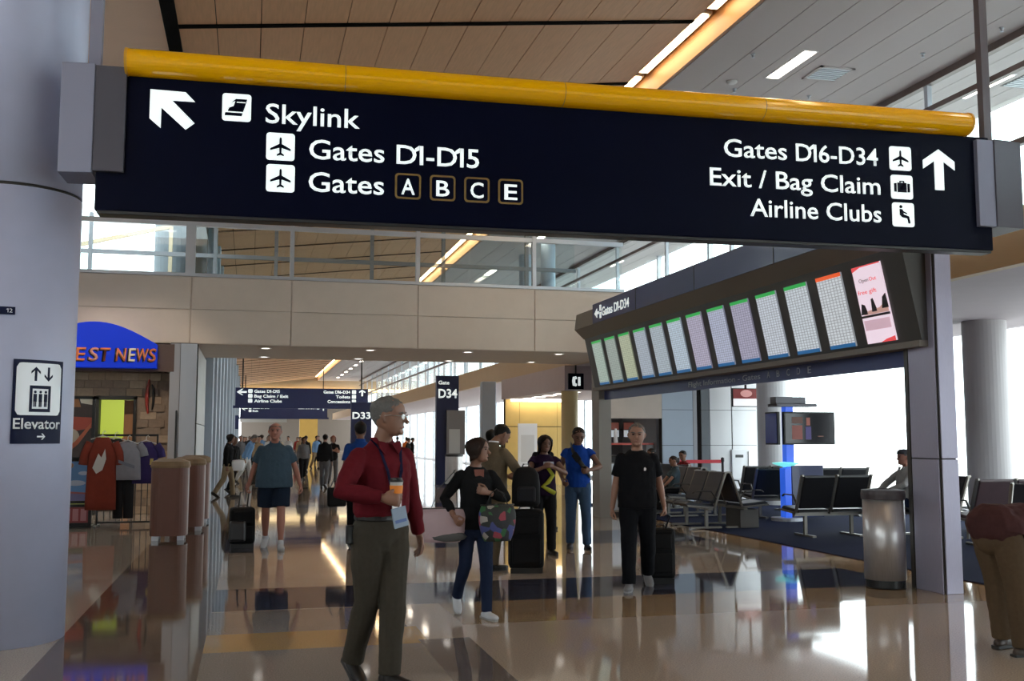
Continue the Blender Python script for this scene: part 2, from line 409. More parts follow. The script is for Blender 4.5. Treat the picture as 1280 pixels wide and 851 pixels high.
for x, z in ((-2.1, 7.07), (-5.7, 6.12)): MB().bar((x, 27.6, 3.9), (x, 27.6, z), .09, .09, (0, 1, 0)).build('post', M_tan, bm_)

# ------------------------------------------------------------------ enclosure out of the frame
struct(MB().box(-9.2, -9, 6, 23, 0, 7.2).box(-9.2, -9, -14, 6, 0, 3.4).build('wall_left_bay', M_wall))
for k in range(5):      # unseen high glazing, added on the near left to daylight the column
    w = struct(MB().box(-9.02, -9.0, -14 + 4 * k + .06, -10 + 4 * k - .06, 3.5, 7.1).build('window_%d' % (90 + k), M_glass)); MB().box(-9.08, -8.96, -10 + 4 * k - .06, -10 + 4 * k + .06, 3.4, 7.11).build('mullion', M_alu, w)
    MB().box(-9.08, -8.96, -14 + 4 * k, -10 + 4 * k, 3.4, 3.5).build('window_sill', M_alu, w)
struct(MB().box(-9, 13.3, -14.2, -14, 0, 8.2).build('wall_back', M_wall))

# ------------------------------------------------------------------ right side: fascia, soffit, window walls, corridor glass
struct(MB().box(8.6, 8.75, -14, 112, 3.6, 4.27).build('wall_right_fascia', M_tan))
struct(MB().box(8.75, 13.6, -14, 112, 3.6, 4.2).build('ceiling_soffit', mat('grey_soffit', (.50, .44, .48), .75, 0, 3, .05)))
for k, (y0, y1) in enumerate([(-14, -8.5), (-8.5, -3), (-3, 2.4), (2.4, 7.8), (7.8, 13.0), (13.0, 18.25), (18.25, 24.2)] + [(24.2 + 4 * i, 28.2 + 4 * i) for i in range(22)]):
    w = MB().box(13.38, 13.40, y0 + .05, y1 - .05, .1, 3.6).build('window_%d' % wn, M_glass); struct(w); wn += 1
    MB().box(13.32, 13.46, y1 - .06, y1 + .06, 0, 3.6).build('mullion', M_alu, w)
    MB().box(13.32, 13.46, y0, y1, 0, .1).build('window_sill', M_alu, w)
    w = MB().box(13.38, 13.40, y0 + .05, y1 - .05, 4.3, 7.78).build('window_%d' % wn, M_glass); struct(w); wn += 1
    MB().box(13.32, 13.46, y1 - .06, y1 + .06, 4.2, 7.78).build('mullion', M_alu, w)
    MB().box(13.32, 13.46, y0, y1, 4.2, 4.3).build('window_sill', M_alu, w)
cy = [-14, -10, -6, -2, 2, 5.3, 8.8, 12.2, 14.95, 18, 22.5] + [26.5 + 4 * i for i in range(21)]
for i in range(len(cy) - 1):
    w = MB().box(11.25, 11.265, cy[i], cy[i + 1], 4.2, 7.78).build('window_%d' % wn, M_glass); struct(w); wn += 1
    MB().box(11.21, 11.30, cy[i + 1] - .045, cy[i + 1] + .045, 4.2, 7.78).build('mullion', M_alu, w)
M_bronze = mat('bronze_frame', (.16, .12, .11), .4, .4)
struct(MB().box(11.19, 11.31, -14, 110, 7.66, 7.80).box(11.2, 11.30, -14, 110, 7.18, 7.27).box(11.2, 11.30, -14, 110, 6.02, 6.12).build('trim_6', M_bronze))
struct(MB().box(11.2, 11.3, -14, 110, 4.2, 4.4).build('trim_7', M_alu))
for x, y, r, zz in ((12.3, 15.1, .36, 3.6), (12.3, 22.5, .42, 3.6), (12.3, 6.5, .36, 3.6)):
    tag(MB().lathe([(r, .013), (r, 3.6)], n=36).build('column', M_white if y > 20 else mat('grey_column', (.48, .46, .47), .5), loc=(x, y, 0)), kind='structure')

for y in (30.5, 33.2):
    tag(MB().lathe([(.23, 4.27), (.23, 7.78)], n=24).build('column', M_wallblue, loc=(8.95, y, 0)), kind='structure')
# unseen fill lamps, added in the bay ceiling to brighten the shop front wall
for i, x in enumerate((-2.2, -3.6, -5.2)):
    t = thing('bay_fill_fixture', 'added unseen fill lamp in the beige bay ceiling before the shop', 'ceiling light', (x, 17.5, 7.11), 0, 'added bay fill lamps')
    MB().lathe([(.2, 0), (.22, 0), (.22, -.012), (.18, -.012)], n=20, caps=False).build('trim_ring', M_white, t); MB().lathe([(.18, -.004), (.01, -.006)], n=20).build('diffuser', M_downl, t)
    l = bpy.data.lights.new('bay_fill', 'SPOT'); l.energy = 800; l.color = (1, .84, .66); l.spot_size = R(42); l.spot_blend = .5; l.shadow_soft_size = .18
    lo = bpy.data.objects.new('bay_fill', l); COL.objects.link(lo); lo.parent = t; lo.location = (0, 0, -.03); lo.rotation_euler = (R(46), 0, 0)
# ------------------------------------------------------------------ big round column on the left with the elevator plate
CC, CR = (-1.93, 9.05), .52
bc = struct(MB().lathe([(CR, 0), (CR, 3.55)], n=72).build('column', M_col, loc=(*CC, 0)))
bc.data.polygons.foreach_set('use_smooth', [len(p.vertices) == 4 for p in bc.data.polygons])
for z0, z1, nm, r, m in ((3.55, 3.575, 'joint_ring', CR - .012, M_groove), (3.575, 7.15, 'upper_shell', CR, M_col)):
    o = MB().lathe([(r, z0), (r, z1)], n=72).build(nm, m, bc); o.data.polygons.foreach_set('use_smooth', [len(p.vertices) == 4 for p in o.data.polygons])
PH0 = math.atan2(1.93, 9.05)
def on_col(p):      # p.x arc length from the line of sight to the right, p.y outwards (negative = out), p.z height
    a = PH0 + (p.x * .925 - .005) / CR; r = CR + .006 - p.y
    return V((CC[0] + r * math.sin(a), CC[1] - r * math.cos(a), p.z))
def curved(poly, d0, d1): 
    mb = MB(); return mb
def col_plate(mb, x0, x1, z0, z1, d0, d1, n=16):
    vs = []; fs = []
    rings = []
    for i in range(n + 1):
        x = x0 + (x1 - x0) * i / n
        rings.append([on_col(V((x, -d0, z0))), on_col(V((x, -d1, z0))), on_col(V((x, -d1, z1))), on_col(V((x, -d0, z1)))])
    return mb.loft(rings)
def col_poly(mb, poly, d0, d1): return mb.prism(poly, lambda u, v, d: on_col(V((u, -d, v))), d0, d1)
M_navy_s = mat('navy_vinyl', (.005, .008, .034), .4, 0, spec=.12)
M_whitev = mat('white_vinyl', (.78, .80, .84), .25, 0, coat=.3)
es = thing('elevator_sign', 'navy and white elevator sign curved round the big left column', 'sign')
pl = MB(); col_plate(pl, .06, .50, 1.54, 2.19, 0, .006); pl.build('back_plate', M_navy_s, es)
# white rounded field, cut fine so that it follows the column
w = MB(); rr = rrect(.085, .475, 1.76, 2.165, .035, 5)
xs = [.085 + .39 * i / 20 for i in range(21)]
def zext(x):
    r = .035; e = max(0, r - (x - .085), r - (.475 - x)); q = r - math.sqrt(max(0, r * r - e * e)) if e > 0 else 0
    return 1.76 + q, 2.165 - q
w.loft([[on_col(V((x, -.006, zext(x)[0]))), on_col(V((x, -.009, zext(x)[0]))), on_col(V((x, -.009, zext(x)[1]))), on_col(V((x, -.006, zext(x)[1])))] for x in xs])
w.build('white_field', M_whitev, es)
ic = MB()
def vrect(mb, x0, x1, z0, z1): col_plate(mb, x0, x1, z0, z1, .009, .012, 8)
vrect(ic, .19, .37, 1.785, 1.81); vrect(ic, .19, .37, 1.965, 1.99); vrect(ic, .19, .212, 1.8, 1.98); vrect(ic, .348, .37, 1.8, 1.98)
for cx in (.235, .28, .325):
    vrect(ic, cx - .014, cx + .014, 1.865, 1.925); vrect(ic, cx - .011, cx - .002, 1.825, 1.87); vrect(ic, cx + .002, cx + .011, 1.825, 1.87)
    col_poly(ic, [(cx + .011 * math.cos(a * .785), 1.94 + .011 * math.sin(a * .785)) for a in range(8)], .009, .012)
def col_arrow(mb, cx, cz, s, dirn):
    pts = [(0, 1), (.68, .36), (.68, .02), (.17, .50), (.17, -1), (-.17, -1), (-.17, .50), (-.68, .02), (-.68, .36)]
    q = {'u': lambda u, v: (u, v), 'd': lambda u, v: (-u, -v), 'r': lambda u, v: (v, -u)}[dirn]
    col_poly(mb, [(cx + s * q(u, v)[0], cz + s * q(u, v)[1]) for u, v in pts], .009, .012)
col_arrow(ic, .235, 2.08, .055, 'u'); col_arrow(ic, .345, 2.08, .055, 'd')
ic.build('lift_symbol', M_navy_s, es)
a2 = MB(); col_arrow(a2, .30, 1.595, .035, 'r'); a2.build('arrow_symbol', M_whitev, es)
text('Elevator', .075, .485, 1.655, .085, M_whitev, es, fn=lambda p: on_col(V((p.x, -.0085, p.z))), bold=.012)
ns = thing('number_plate', 'tiny navy plate high on the big left column', 'sign')
q = MB(); col_plate(q, -.12, .055, 2.53, 2.59, 0, .006, 6); q.build('back_plate', M_navy_s, ns)
text('12', -.01, .035, 2.545, .032, M_whitev, ns, fn=lambda p: on_col(V((p.x, -.0085, p.z))), bold=.0)

# ------------------------------------------------------------------ the big overhead sign
SA = math.atan2(8.10 - 8.35, 6.74 + 1.21)
sg = thing('overhead_sign', 'huge navy overhead direction sign with white letters and a yellow top', 'sign', (-1.21, 8.35, 0), SA)
MB().box(0, 7.96, 0, .16, 3.34, 4.43).build('sign_panel', M_navy, sg, bev=.012)
MB().box(.02, 7.94, .005, .155, 3.315, 3.345).build('bottom_trim', M_dark, sg, bev=.006)
prof = [(-.02 - .13 * math.sin(R(a)), 4.53 - .105 * math.cos(R(a))) for a in range(0, 181, 12)] + [(.18, 4.635), (.18, 4.425)]
yc = MB().prism(prof, lambda y, z, s: V((s, y, z)), .22, 7.70).build('yellow_light_cover', M_yellow, sg)
for s0 in (.20, 7.69): MB().prism([(y * 1.03, 4.53 + (z - 4.53) * 1.05) for y, z in prof], lambda y, z, s: V((s, y, z)), s0, s0 + .02).build('cover_end_cap', mat('amber_end', (.62, .30, .02), .3), sg)
for s in (1.9, 3.75, 5.6): MB().prism([(y * 1.004, 4.53 + (z - 4.53) * 1.01) for y, z in prof], lambda y, z, s_: V((s_, y, z)), s, s + .006).build('cover_joint', M_gold, sg)
# brackets at both ends
MB().box(-.02, .21, -.05, .30, 3.64, 4.48).build('end_bracket', M_brk_d, sg, bev=.006)
MB().prism([(-.02, -.06), (-.27, -.03), (-.27, .35), (-.02, .35)], lambda x, y, z: V((x, y, z)), 3.62, 4.49).build('end_bracket', M_brk_l, sg, bev=.006)
MB().box(7.79, 7.97, -.05, .30, 3.56, 4.39).build('end_bracket', M_brk_l, sg, bev=.006)
MB().prism([(7.97, -.06), (8.29, -.02), (8.29, .40), (7.97, .40)], lambda x, y, z: V((x, y, z)), 3.56, 4.40).build('end_bracket', M_brk_d, sg, bev=.006)
MB().box(7.965, 8.045, .06, .14, 4.35, 7.80).build('hanger_rod', mat('rod_bronze', (.12, .10, .11), .4, .4), sg)
MB().box(-.10, -.01, .10, .19, 4.45, 7.14).build('hanger_rod', mat('rod_grey', (.24, .24, .32), .4, .3), sg)
def SP(poly, y0=-.006, y1=.0, name=None, m=M_white_sign, mb=None):
    mb = mb or MB(); mb.prism(poly, lambda u, v, d: V((u, d, v)), y0, y1)
    if name: mb.build(name, m, sg)
    return mb
A = [(0, 0), (.8, -.02), (1.02, -.26), (.50, -.26), (1.02, -.82), (.82, -1), (.26, -.46), (.26, -1), (0, -.76)]
SP([(.385 + u * .335, 4.33 + v * .31) for u, v in A], name='arrow')
B = [(0, 1), (.9, .46), (.9, .06), (.26, .44), (.26, -.9), (-.26, -.9), (-.26, .44), (-.9, .06), (-.9, .46)]
SP([(7.41 + u * .185, 4.075 + v * .205) for u, v in B], name='arrow')
plane = [(0, 1), (.10, .86), (.11, .28), (.92, -.22), (.92, -.42), (.11, -.14), (.09, -.66), (.32, -.84), (.32, -1), (0, -.88)]
plane = plane + [(-u, v) for u, v in plane[-2:0:-1]]
def icon(x0, z0, w, polys, inv=()):
    SP(rrect(x0, x0 + w, z0, z0 + w, .025), name='icon_tile')
    mb = MB()
    for P_ in polys: SP([(x0 + w / 2 + u * w * .5, z0 + w / 2 + v * w * .5) for u, v in P_], -.010, -.006, mb=mb)
    mb.build('pictogram', M_navy, sg)
    if inv:
        mb = MB()
        for P_ in inv: SP([(x0 + w / 2 + u * w * .5, z0 + w / 2 + v * w * .5) for u, v in P_], -.013, -.010, mb=mb)
        mb.build('pictogram_window', M_white_sign, sg)
pl_ = [[(u * .78, v * .70) for u, v in plane]]
train = [[(-.62, -.30), (-.30, .40), (-.05, .62), (.72, .62), (.60, .18), (.45, -.30)], [(-.78, -.40), (.42, -.40), (.35, -.62), (-.82, -.62)]]
icon(.935, 4.115, .225, train, [[(-.50, -.04), (-.30, .34), (-.10, .44), (-.22, .08)], [(.0, .40), (.62, .40), (.60, .34), (.0, .34)]])
icon(1.285, 3.815, .225, pl_); icon(1.29, 3.555, .225, pl_)
case = [[(-.72, .30), (-.5, .30), (-.5, -.42), (-.72, -.42)], [(-.42, .36), (.42, .36), (.42, -.44), (-.42, -.44)], [(.5, .30), (.72, .30), (.72, -.42), (.5, -.42)], [(-.22, .36), (-.22, .52), (.22, .52), (.22, .36), (.12, .36), (.12, .44), (-.12, .44), (-.12, .36)]]
icon(6.895, 4.055, .225, pl_); icon(6.9, 3.785, .225, case)
seated = [[(-.22 + .14 * math.cos(a * .785), .66 + .14 * math.sin(a * .785)) for a in range(8)], [(-.34, .48), (-.06, .44), (.02, .02), (.50, -.12), (.62, -.70), (.44, -.72), (.34, -.30), (-.12, -.22), (-.34, -.02)], [(-.10, .34), (.34, .14), (.30, .06), (-.06, .18)]]
icon(6.905, 3.525, .225, seated)
for s_, x0, x1, zb in (('Skylink', 1.275, 2.03, 4.12), ('Gates', 1.625, 2.235, 3.845), ('D1-D15', 2.335, 3.03, 3.845), ('Gates', 1.625, 2.235, 3.575),
                       ('Gates', 5.25, 5.86, 4.085), ('D16-D34', 5.95, 6.775, 4.085), ('Exit / Bag Claim', 5.11, 6.79, 3.815), ('Airline Clubs', 5.49, 6.79, 3.555)):
    text(s_, x0, x1, zb, .168, M_white_sign, sg, y=-.004, bold=.008)
for ch, s0 in zip('ABCE', (2.325, 2.615, 2.905, 3.195)):
    SP(rrect(s0, s0 + .215, 3.55, 3.765, .03), name='gold_box', m=M_gold)
    SP(rrect(s0 + .016, s0 + .199, 3.566, 3.749, .02), -.008, -.005, name='navy_box', m=M_navy)
    text(ch, s0 + .052, s0 + .163, 3.588, .138, M_white_sign, sg, y=-.010, bold=.010)

# ------------------------------------------------------------------ flight information board along the right side
fb = thing('flight_information_board', 'long flight information board with twelve tilted screens on the right', 'information board')
M_casing = mat('board_casing', (.055, .05, .045), .45, .2)
M_bronze2 = mat('board_soffit', (.17, .145, .12), .5, .1)
M_bandn = mat('board_navy', (.025, .040, .15), .4, .1, coat=.2)
xz = lambda x, z, y: V((x, y, z))
MB().prism([(6.38, 3.79), (6.44, 3.79), (6.44, 4.16), (6.38, 4.16)], xz, 9.25, 18.7).build('header_band', M_bandn, fb)
for y in (11.6, 14.0, 16.4): MB().box(6.374, 6.38, y, y + .012, 3.79, 4.16).build('header_joint', M_dark, fb)
MB().prism([(6.40, 3.79), (6.60, 3.60), (6.66, 3.60), (7.0, 3.9), (7.0, 4.1), (6.44, 4.1)], xz, 9.25, 19.9).build('canopy', M_bronze2, fb)
MB().prism([(6.60, 3.60), (6.815, 2.60), (7.05, 2.60), (7.05, 3.70), (6.66, 3.62)], xz, 9.3, 19.85).build('housing', M_casing, fb)
MB().prism([(6.78, 2.545), (6.78, 2.61), (7.05, 2.61), (7.05, 2.545)], xz, 9.3, 19.9).build('sill', M_bronze2, fb)
MB().box(6.98, 7.04, 9.66, 20.0, 2.365, 2.55).build('lower_band', M_bandn, fb)
MB().box(6.86, 7.12, 19.75, 20.2, 0, 3.7).build('end_post', mat('board_post', (.26, .235, .21), .5, .2), fb)
def lt(s_, y0, y1, zb, cap, x, m, **k):
    text(s_, 0, abs(y1 - y0), zb, cap, m, fb, fn=lambda p: V((x - .004, y0 - p.x, p.z)), **k)
lt('Gates D1-D34', 18.15, 16.72, 3.88, .17, 6.38, M_white_sign, bold=.016)
M_faint = mat('faint_lettering', (.36, .38, .46), .5)
lt('Flight Information - Gates', 15.6, 13.15, 2.42, .085, 6.98, M_faint, bold=.0)
for i, ch in enumerate('ABCDE'): lt(ch, 12.95 - .27 * i, 12.87 - .27 * i, 2.42, .095, 6.98, M_faint, bold=.0)
ab = MB().prism([(18.60 - .16 + u * .13, 3.965 + v * .1) for u, v in [(-1, -.25), (-.1, -.25), (-.1, -.9), (1, 0), (-.1, .9), (-.1, .25), (-1, .25)]], lambda u, v, d: V((d, u, v)), 6.372, 6.38).build('arrow', M_white_sign, fb)
MB().box(6.372, 6.38, 18.19, 18.27, 3.99, 4.10).box(6.372, 6.38, 18.19, 18.27, 3.85, 3.96).build('icon_tile', M_white_sign, fb)

def screen_mat(name, tint, strength, rows=26, cols=5):
    m = bpy.data.materials.new(name); m.use_nodes = True; nt = m.node_tree; N = nt.nodes.new; L = nt.links.new
    b = nt.nodes['Principled BSDF']; b.inputs['Base Color'].default_value = (.02, .02, .03, 1); b.inputs['Roughness'].default_value = .3
    tc = N('ShaderNodeTexCoord'); sx = N('ShaderNodeSeparateXYZ'); L(tc.outputs['Generated'], sx.inputs[0])
    br = N('ShaderNodeTexBrick'); br.offset = 0; br.squash = 1
    br.inputs['Color1'].default_value = (*tint, 1); br.inputs['Color2'].default_value = (*[c * .88 for c in tint], 1); br.inputs['Mortar'].default_value = (*[c * .40 for c in tint], 1)
    br.inputs['Scale'].default_value = 1; br.inputs['Mortar Size'].default_value = .10; br.inputs['Brick Width'].default_value = 1; br.inputs['Row Height'].default_value = 1
    cb = N('ShaderNodeCombineXYZ')
    m1 = N('ShaderNodeMath'); m1.operation = 'MULTIPLY'; m1.inputs[1].default_value = cols * 1.6; L(sx.outputs[1], m1.inputs[0])
    m2 = N('ShaderNodeMath'); m2.operation = 'MULTIPLY'; m2.inputs[1].default_value = rows; L(sx.outputs[2], m2.inputs[0])
    L(m1.outputs[0], cb.inputs[0]); L(m2.outputs[0], cb.inputs[1]); L(cb.outputs[0], br.inputs['Vector'])
    L(br.outputs['Color'], b.inputs['Emission Color']); b.inputs['Emission Strength'].default_value = strength
    return m
tints = [(.86, .78, .92), (.90, .95, 1.0), (.86, .93, 1.0), (.84, .90, 1.0), (.52, .50, .66), (.58, .62, .80), (.58, .54, .70), (.72, .86, 1.0), (.62, .72, .80), (.60, .68, .78), (.66, .72, .50), (.50, .58, .52), (.58, .72, .62)]
M_green = mat('screen_green', (.02, .2, .04), .4, emit=.42, ecol=(.05, .75, .14))
M_orange = mat('screen_orange', (.4, .08, .02), .4, emit=.8, ecol=(.9, .12, .03))
M_sblue = mat('screen_blue', (.02, .08, .2), .4, emit=.32, ecol=(.04, .28, .70))
tl = Vector((6.815 - 6.60, 0, 2.60 - 3.60)); tu = tl.normalized(); tn = Vector((-tu.z, 0, tu.x)); tn = -tn if tn.x > 0 else tn
def scr(y0, y1, t0, t1, d0, d1, mb=None):
    mb = mb or MB(); o = Vector((6.60, 0, 3.60)); Lh = tl.length
    P_ = lambda y, t, d: o + tu * (t * Lh) + tn * d + Vector((0, y, 0))
    return mb.add([P_(y, t, d) for d in (d0, d1) for t in (t0, t1) for y in (y0, y1)], [(0, 2, 3, 1), (4, 5, 7, 6), (0, 1, 5, 4), (2, 6, 7, 3), (0, 4, 6, 2), (1, 3, 7, 5)])
ys = [9.70 + i * .767 for i in range(13)]
for i, y in enumerate(ys):
    y0, y1 = y, y + .53
    if i == 0:
        s = scr(y0, y1, .09, .95, 0, .02).build('screen', mat('poster_pink', (.3, .2, .25), .3, emit=.85, ecol=(.90, .74, .84)), fb)
        def P2(u, v, d): t = .09 + (1 - v) * .86; o = Vector((6.60, 0, 3.60)); return o + tu * (t * tl.length) + tn * d + Vector((0, y1 - u * .53, 0))
        def pp(name, poly, m, d=.023): MB().prism(poly, P2, .02, d).build(name, m, s)
        M_red = mat('ad_red', (.5, .05, .05), .4, emit=.75, ecol=(.85, .08, .09)); M_skin_ad = mat('ad_skin', (.5, .3, .25), .4, emit=.5, ecol=(.7, .40, .35)); M_adblk = mat('ad_black', (.03, .02, .03), .4)
        pp('red_corner', [(0, .94), (.30, .985), (1, .985), (1, 1), (0, 1)], M_red); pp('red_corner', [(.5, 0), (1, 0), (1, .06), (.7, .035)], M_red)
        pp('dark_band', [(0, .335), (1, .335), (1, .365), (0, .365)], M_adblk)
        pp('figure', [(.02, .38), (.10, .52), (.2, .5), (.26, .38)], M_adblk, .026); pp('figure', [(.42, .40), (.46, .56), (.52, .57), (.6, .40)], M_adblk, .026)
        pp('figure', [(.78, .42), (.86, .56), (.98, .6), (1, .42)], M_adblk, .026); pp('figure', [(.1, .37), (.3, .42), (.7, .44), (.98, .52), (.98, .37)], M_skin_ad, .025)
        pp('lower_tint', [(.05, .17), (.95, .17), (.95, .30), (.05, .30)], mat('ad_rose', (.5, .3, .35), .4, emit=.6, ecol=(.75, .52, .62)))
        for (s_, u0, u1, v0, cap, m) in (('Open', .18, .52, .79, .05, mat('ad_grey', (.4, .35, .4), .5)), ('Out', .55, .80, .79, .05, M_red), ('free gift', .06, .72, .64, .055, M_red)):
            text(s_, u0, u1, v0, cap, m, s, fn=lambda p: P2(p.x, p.z, .025), bold=.006, depth=.001)
    else:
        s = scr(y0, y1, .09, .95, 0, .02).build('screen', screen_mat('screen_table_%s' % 'abcdefghijklmn'[i], tints[i], (.66 if i not in (4, 5, 6) else .75)), fb)
        scr(y0, y1, .09, .135, .02, .024).build('screen_title_bar', M_orange if i == 1 else M_green, s)
        scr(y0, y1, .905, .95, .02, .024).build('screen_footer_bar', M_sblue, s)
# steel pillar at the near end of the board, with a dark joint at its corner
sp = thing('steel_pillar', 'purple-grey steel clad pillar at the near end of the flight board', 'pillar', (6.9, 9.2, 0))
MB().box(.0, .19, .0, .46, 0, 4.3).build('core', M_groove, sp)
for z0, z1 in ((0, 1.365), (1.375, 4.3)):
    MB().box(-.015, .0, .012, .45, z0, z1).build('cladding_panel', M_pill, sp, bev=.004)
    MB().box(.012, .205, -.015, .0, z0, z1).build('cladding_panel', M_pill, sp, bev=.004)
MB().box(-.02, .21, .46, .52, 0, 4.3).build('dark_edge', M_casing, sp)
tc_ = thing('trash_can', 'round brushed steel trash can with dark lid against the steel pillar', 'trash can', (6.62, 9.80, 0))
MB().lathe([(.215, .09), (.215, .93)], n=40).build('body', M_steel, tc_, smooth=False)
for o in kids(tc_): o.data.polygons.foreach_set('use_smooth', [len(p.vertices) == 4 for p in o.data.polygons])
MB().lathe([(.19, 0), (.205, .01), (.205, .09), (.19, .09)], n=40).build('base_ring', M_black, tc_)
MB().lathe([(.215, .93), (.228, .935), (.23, .99), (.222, 1.03), (.10, 1.045), (.095, .99), (.02, .98)], n=40).build('lid', mat('lid_dark', (.05, .04, .045), .5), tc_)

# ------------------------------------------------------------------ far signs
def far_sign(x0, x1, y, label, lines_l, lines_r, rows=3):
    t = thing('overhead_sign', label, 'sign', (x0, y, 0)); W = x1 - x0
    m = mat('navy_far', (.010, .018, .085), .4)
    MB().box(.15, W - .15, 0, .16, 3.45, 4.5).box(0, W, -.02, .18, 3.32, 3.47).build('sign_panel', m, t)
    MB().box(.5, .58, .05, .12, 4.45, 7.3).box(W - .58, W - .5, .05, .12, 4.45, 7.9).build('hanger_rod', M_dark, t)
    for k, s_ in enumerate(lines_l):
        text(s_, 1.2, 1.2 + .12 * len(s_), 4.22 - k * .28, .17, M_white_sign, t, y=-.01, bold=.03)
        MB().prism(rrect(.86, 1.10, 4.2 - k * .28, 4.42 - k * .28, .04), lambda u, v, d: V((u, d, v)), -.01, 0).build('icon_tile', M_white_sign, t)
    for k, s_ in enumerate(lines_r):
        text(s_, W - 1.2 - .12 * len(s_), W - 1.2, 4.22 - k * .28, .17, M_white_sign, t, y=-.01, bold=.03)
        MB().prism(rrect(W - 1.1, W - .86, 4.2 - k * .28, 4.42 - k * .28, .04), lambda u, v, d: V((u, d, v)), -.01, 0).build('icon_tile', M_white_sign, t)
    MB().prism([(.5 + u * .28, 4.25 + v * .18) for u, v in [(-1, 0), (.0, 1), (.3, 1), (-.25, .28), (1, .28), (1, -.28), (-.25, -.28), (.3, -1), (0, -1)]], lambda u, v, d: V((u, d, v)), -.01, 0).build('arrow', M_white_sign, t)
    MB().prism([(W - .5 + u * .2, 4.25 + v * .2) for u, v in B], lambda u, v, d: V((u, d, v)), -.01, 0).build('arrow', M_white_sign, t)
far_sign(-1.0, 6.9, 61, 'distant navy overhead sign with three white lines across the hall', ['Gates D1-D15', 'Bag Claim / Exit', 'Airline Clubs'], ['Gates D16-D34', 'Toilets', 'Concessions'])
far_sign(-1.0, 6.9, 94, 'smaller farthest navy overhead sign hanging below the first distant one', ['Gates D1-D15', 'Exit'], ['Gates D16-D34'])
tag(MB().box(-1.0, -.7, 70, 70.2, 2.2, 3.1).build('wall_sign', mat('navy_far', (.010, .018, .085), .4)), 'small navy sign projecting from the pale left wall far away', 'sign')

# gate pylon D34 and D33
def pylon(x, y, w, top, label, big, small=True, panel=True):
    t = thing('gate_pylon', label, 'sign', (x, y, 0))
    MB().box(0, w, 0, .25, 0, top).build('pylon_body', mat('navy_pylon', (.006, .012, .06), .4), t, bev=.01)
    if small: text('Gate', .06, .44, top - .30, .13, M_white_sign, t, y=-.01, bold=.02)
    text(big, .06, w - .06, top - .76, .31, M_white_sign, t, y=-.01, bold=.025)
    if panel:
        MB().box(.34, .98, -.12, -.01, 1.02, 2.55).build('info_panel', mat('panel_grey', (.17, .17, .18), .5), t)
        MB().box(.42, .80, -.13, -.12, 1.08, 1.9).build('notice', mat('notice_pale', (.42, .44, .45), .5), t)
pylon(6.2, 34.8, .78, 3.74, 'tall navy gate pylon marked D34 with grey panel', 'D34')
pylon(4.5, 47.6, .95, 3.25, 'navy gate pylon marked D33 behind the red shirt man', 'D33', False, False)
t = thing('trash_can', 'silver trash can standing in front of the D34 pylon', 'trash can', (6.65, 33.9, 0))
MB().lathe([(.30, .08), (.30, .98)], n=24).build('body', M_steel, t); MB().lathe([(.28, 0), (.28, .08)], n=24).build('base_ring', M_black, t); MB().lathe([(.31, .98), (.31, 1.06), (.02, 1.08)], n=24).build('lid', M_dark, t)
# ------------------------------------------------------------------ shop on the left
M_stone = [mat('stone_%s' % n, c, .85, 0, 14, .28, .25) for n, c in (('brown', (.27, .20, .145)), ('tan', (.33, .255, .185)), ('umber', (.22, .165, .125)), ('sand', (.30, .22, .15)))]
ws_ = struct(MB().box(-9, -3.95, 23.12, 23.3, 0, 3.6).box(-3.95, -3.12, 23.12, 23.3, 2.46, 3.6).box(-3.12, -2.36, 23.12, 23.3, 2.46, 3.6).box(-2.36, -1.66, 23.12, 23.3, 0, 3.6).build('wall_shop', M_stone[2]))
sh, sw = .165, .33
stone_meshes = [[MB().box(.006, w - .006, 0, .045, .006, sh - .006).mesh('stone', m) for w in (sw, sw * .7)] for m in M_stone]
for r in range(22):
    z = r * sh
    if z > 3.45: break
    x = -4.05 - (r % 2) * .16
    while x < -1.69:
        w = 0 if random.random() < .75 else 1
        wd = (sw, sw * .7)[w]
        inside_open = (-3.98 < x + wd - .02 and x < -2.36 - .01 and z < 2.40)
        if not inside_open and x + wd < -1.62:
            place(stone_meshes[random.randrange(4)][w], 'stone', ws_, (x, 23.09 - random.uniform(0, .016), z))
        x += wd
# opening: black frame, room inside
dfr = struct(MB().box(-3.14, -3.08, 23.0, 23.32, 0, 2.46).box(-2.40, -2.34, 23.0, 23.32, 0, 2.46).box(-3.14, -2.34, 23.0, 23.32, 2.40, 2.48).build('door_1', M_black))
struct(MB().box(-7, -1.5, 27.5, 27.6, 0, 3.6).build('wall_shop_back', mat('lime_wall', (.50, .62, .06), .6)))
struct(MB().box(-7.1, -7, 23.3, 27.6, 0, 3.6).box(-7, -1.5, 23.3, 27.6, 3.5, 3.58).build('wall_shop_side', M_wall))
tag(MB().box(-2.95, -2.62, 27.35, 27.5, 1.7, 2.9).build('lime_poster', mat('lime_print', (.55, .72, .05), .5, emit=.35, ecol=(.55, .75, .08))), 'bright lime poster on the wall inside the shop', 'poster')
tag(MB().box(-2.62, -2.38, 23.36, 23.42, 0, 2.4).build('shop_door', mat('brown_door', (.30, .14, .06), .5, 0, 3, .2, stretch=(6, 6, .6)), bev=.006), 'brown wooden door leaf standing open in the shop doorway', 'door')
sl = bpy.data.lights.new('shop_fill', 'AREA'); sl.energy = 110; sl.size = 1.5; slo = bpy.data.objects.new('shop_fill', sl); COL.objects.link(slo); slo.location = (-3.2, 25.2, 3.4)  # fill light without a fixture, added to brighten the shop interior
shl = thing('shop_shelf', 'low dark shelf of goods just inside the shop doorway', 'shelf', (-2.8, 24.2, 0))
MB().box(-.5, .5, 0, .35, 0, .9).build('cabinet', M_dark, shl, bev=.01); MB().box(-.5, .5, .05, .3, 1.2, 1.23).build('top_board', M_dark, shl)
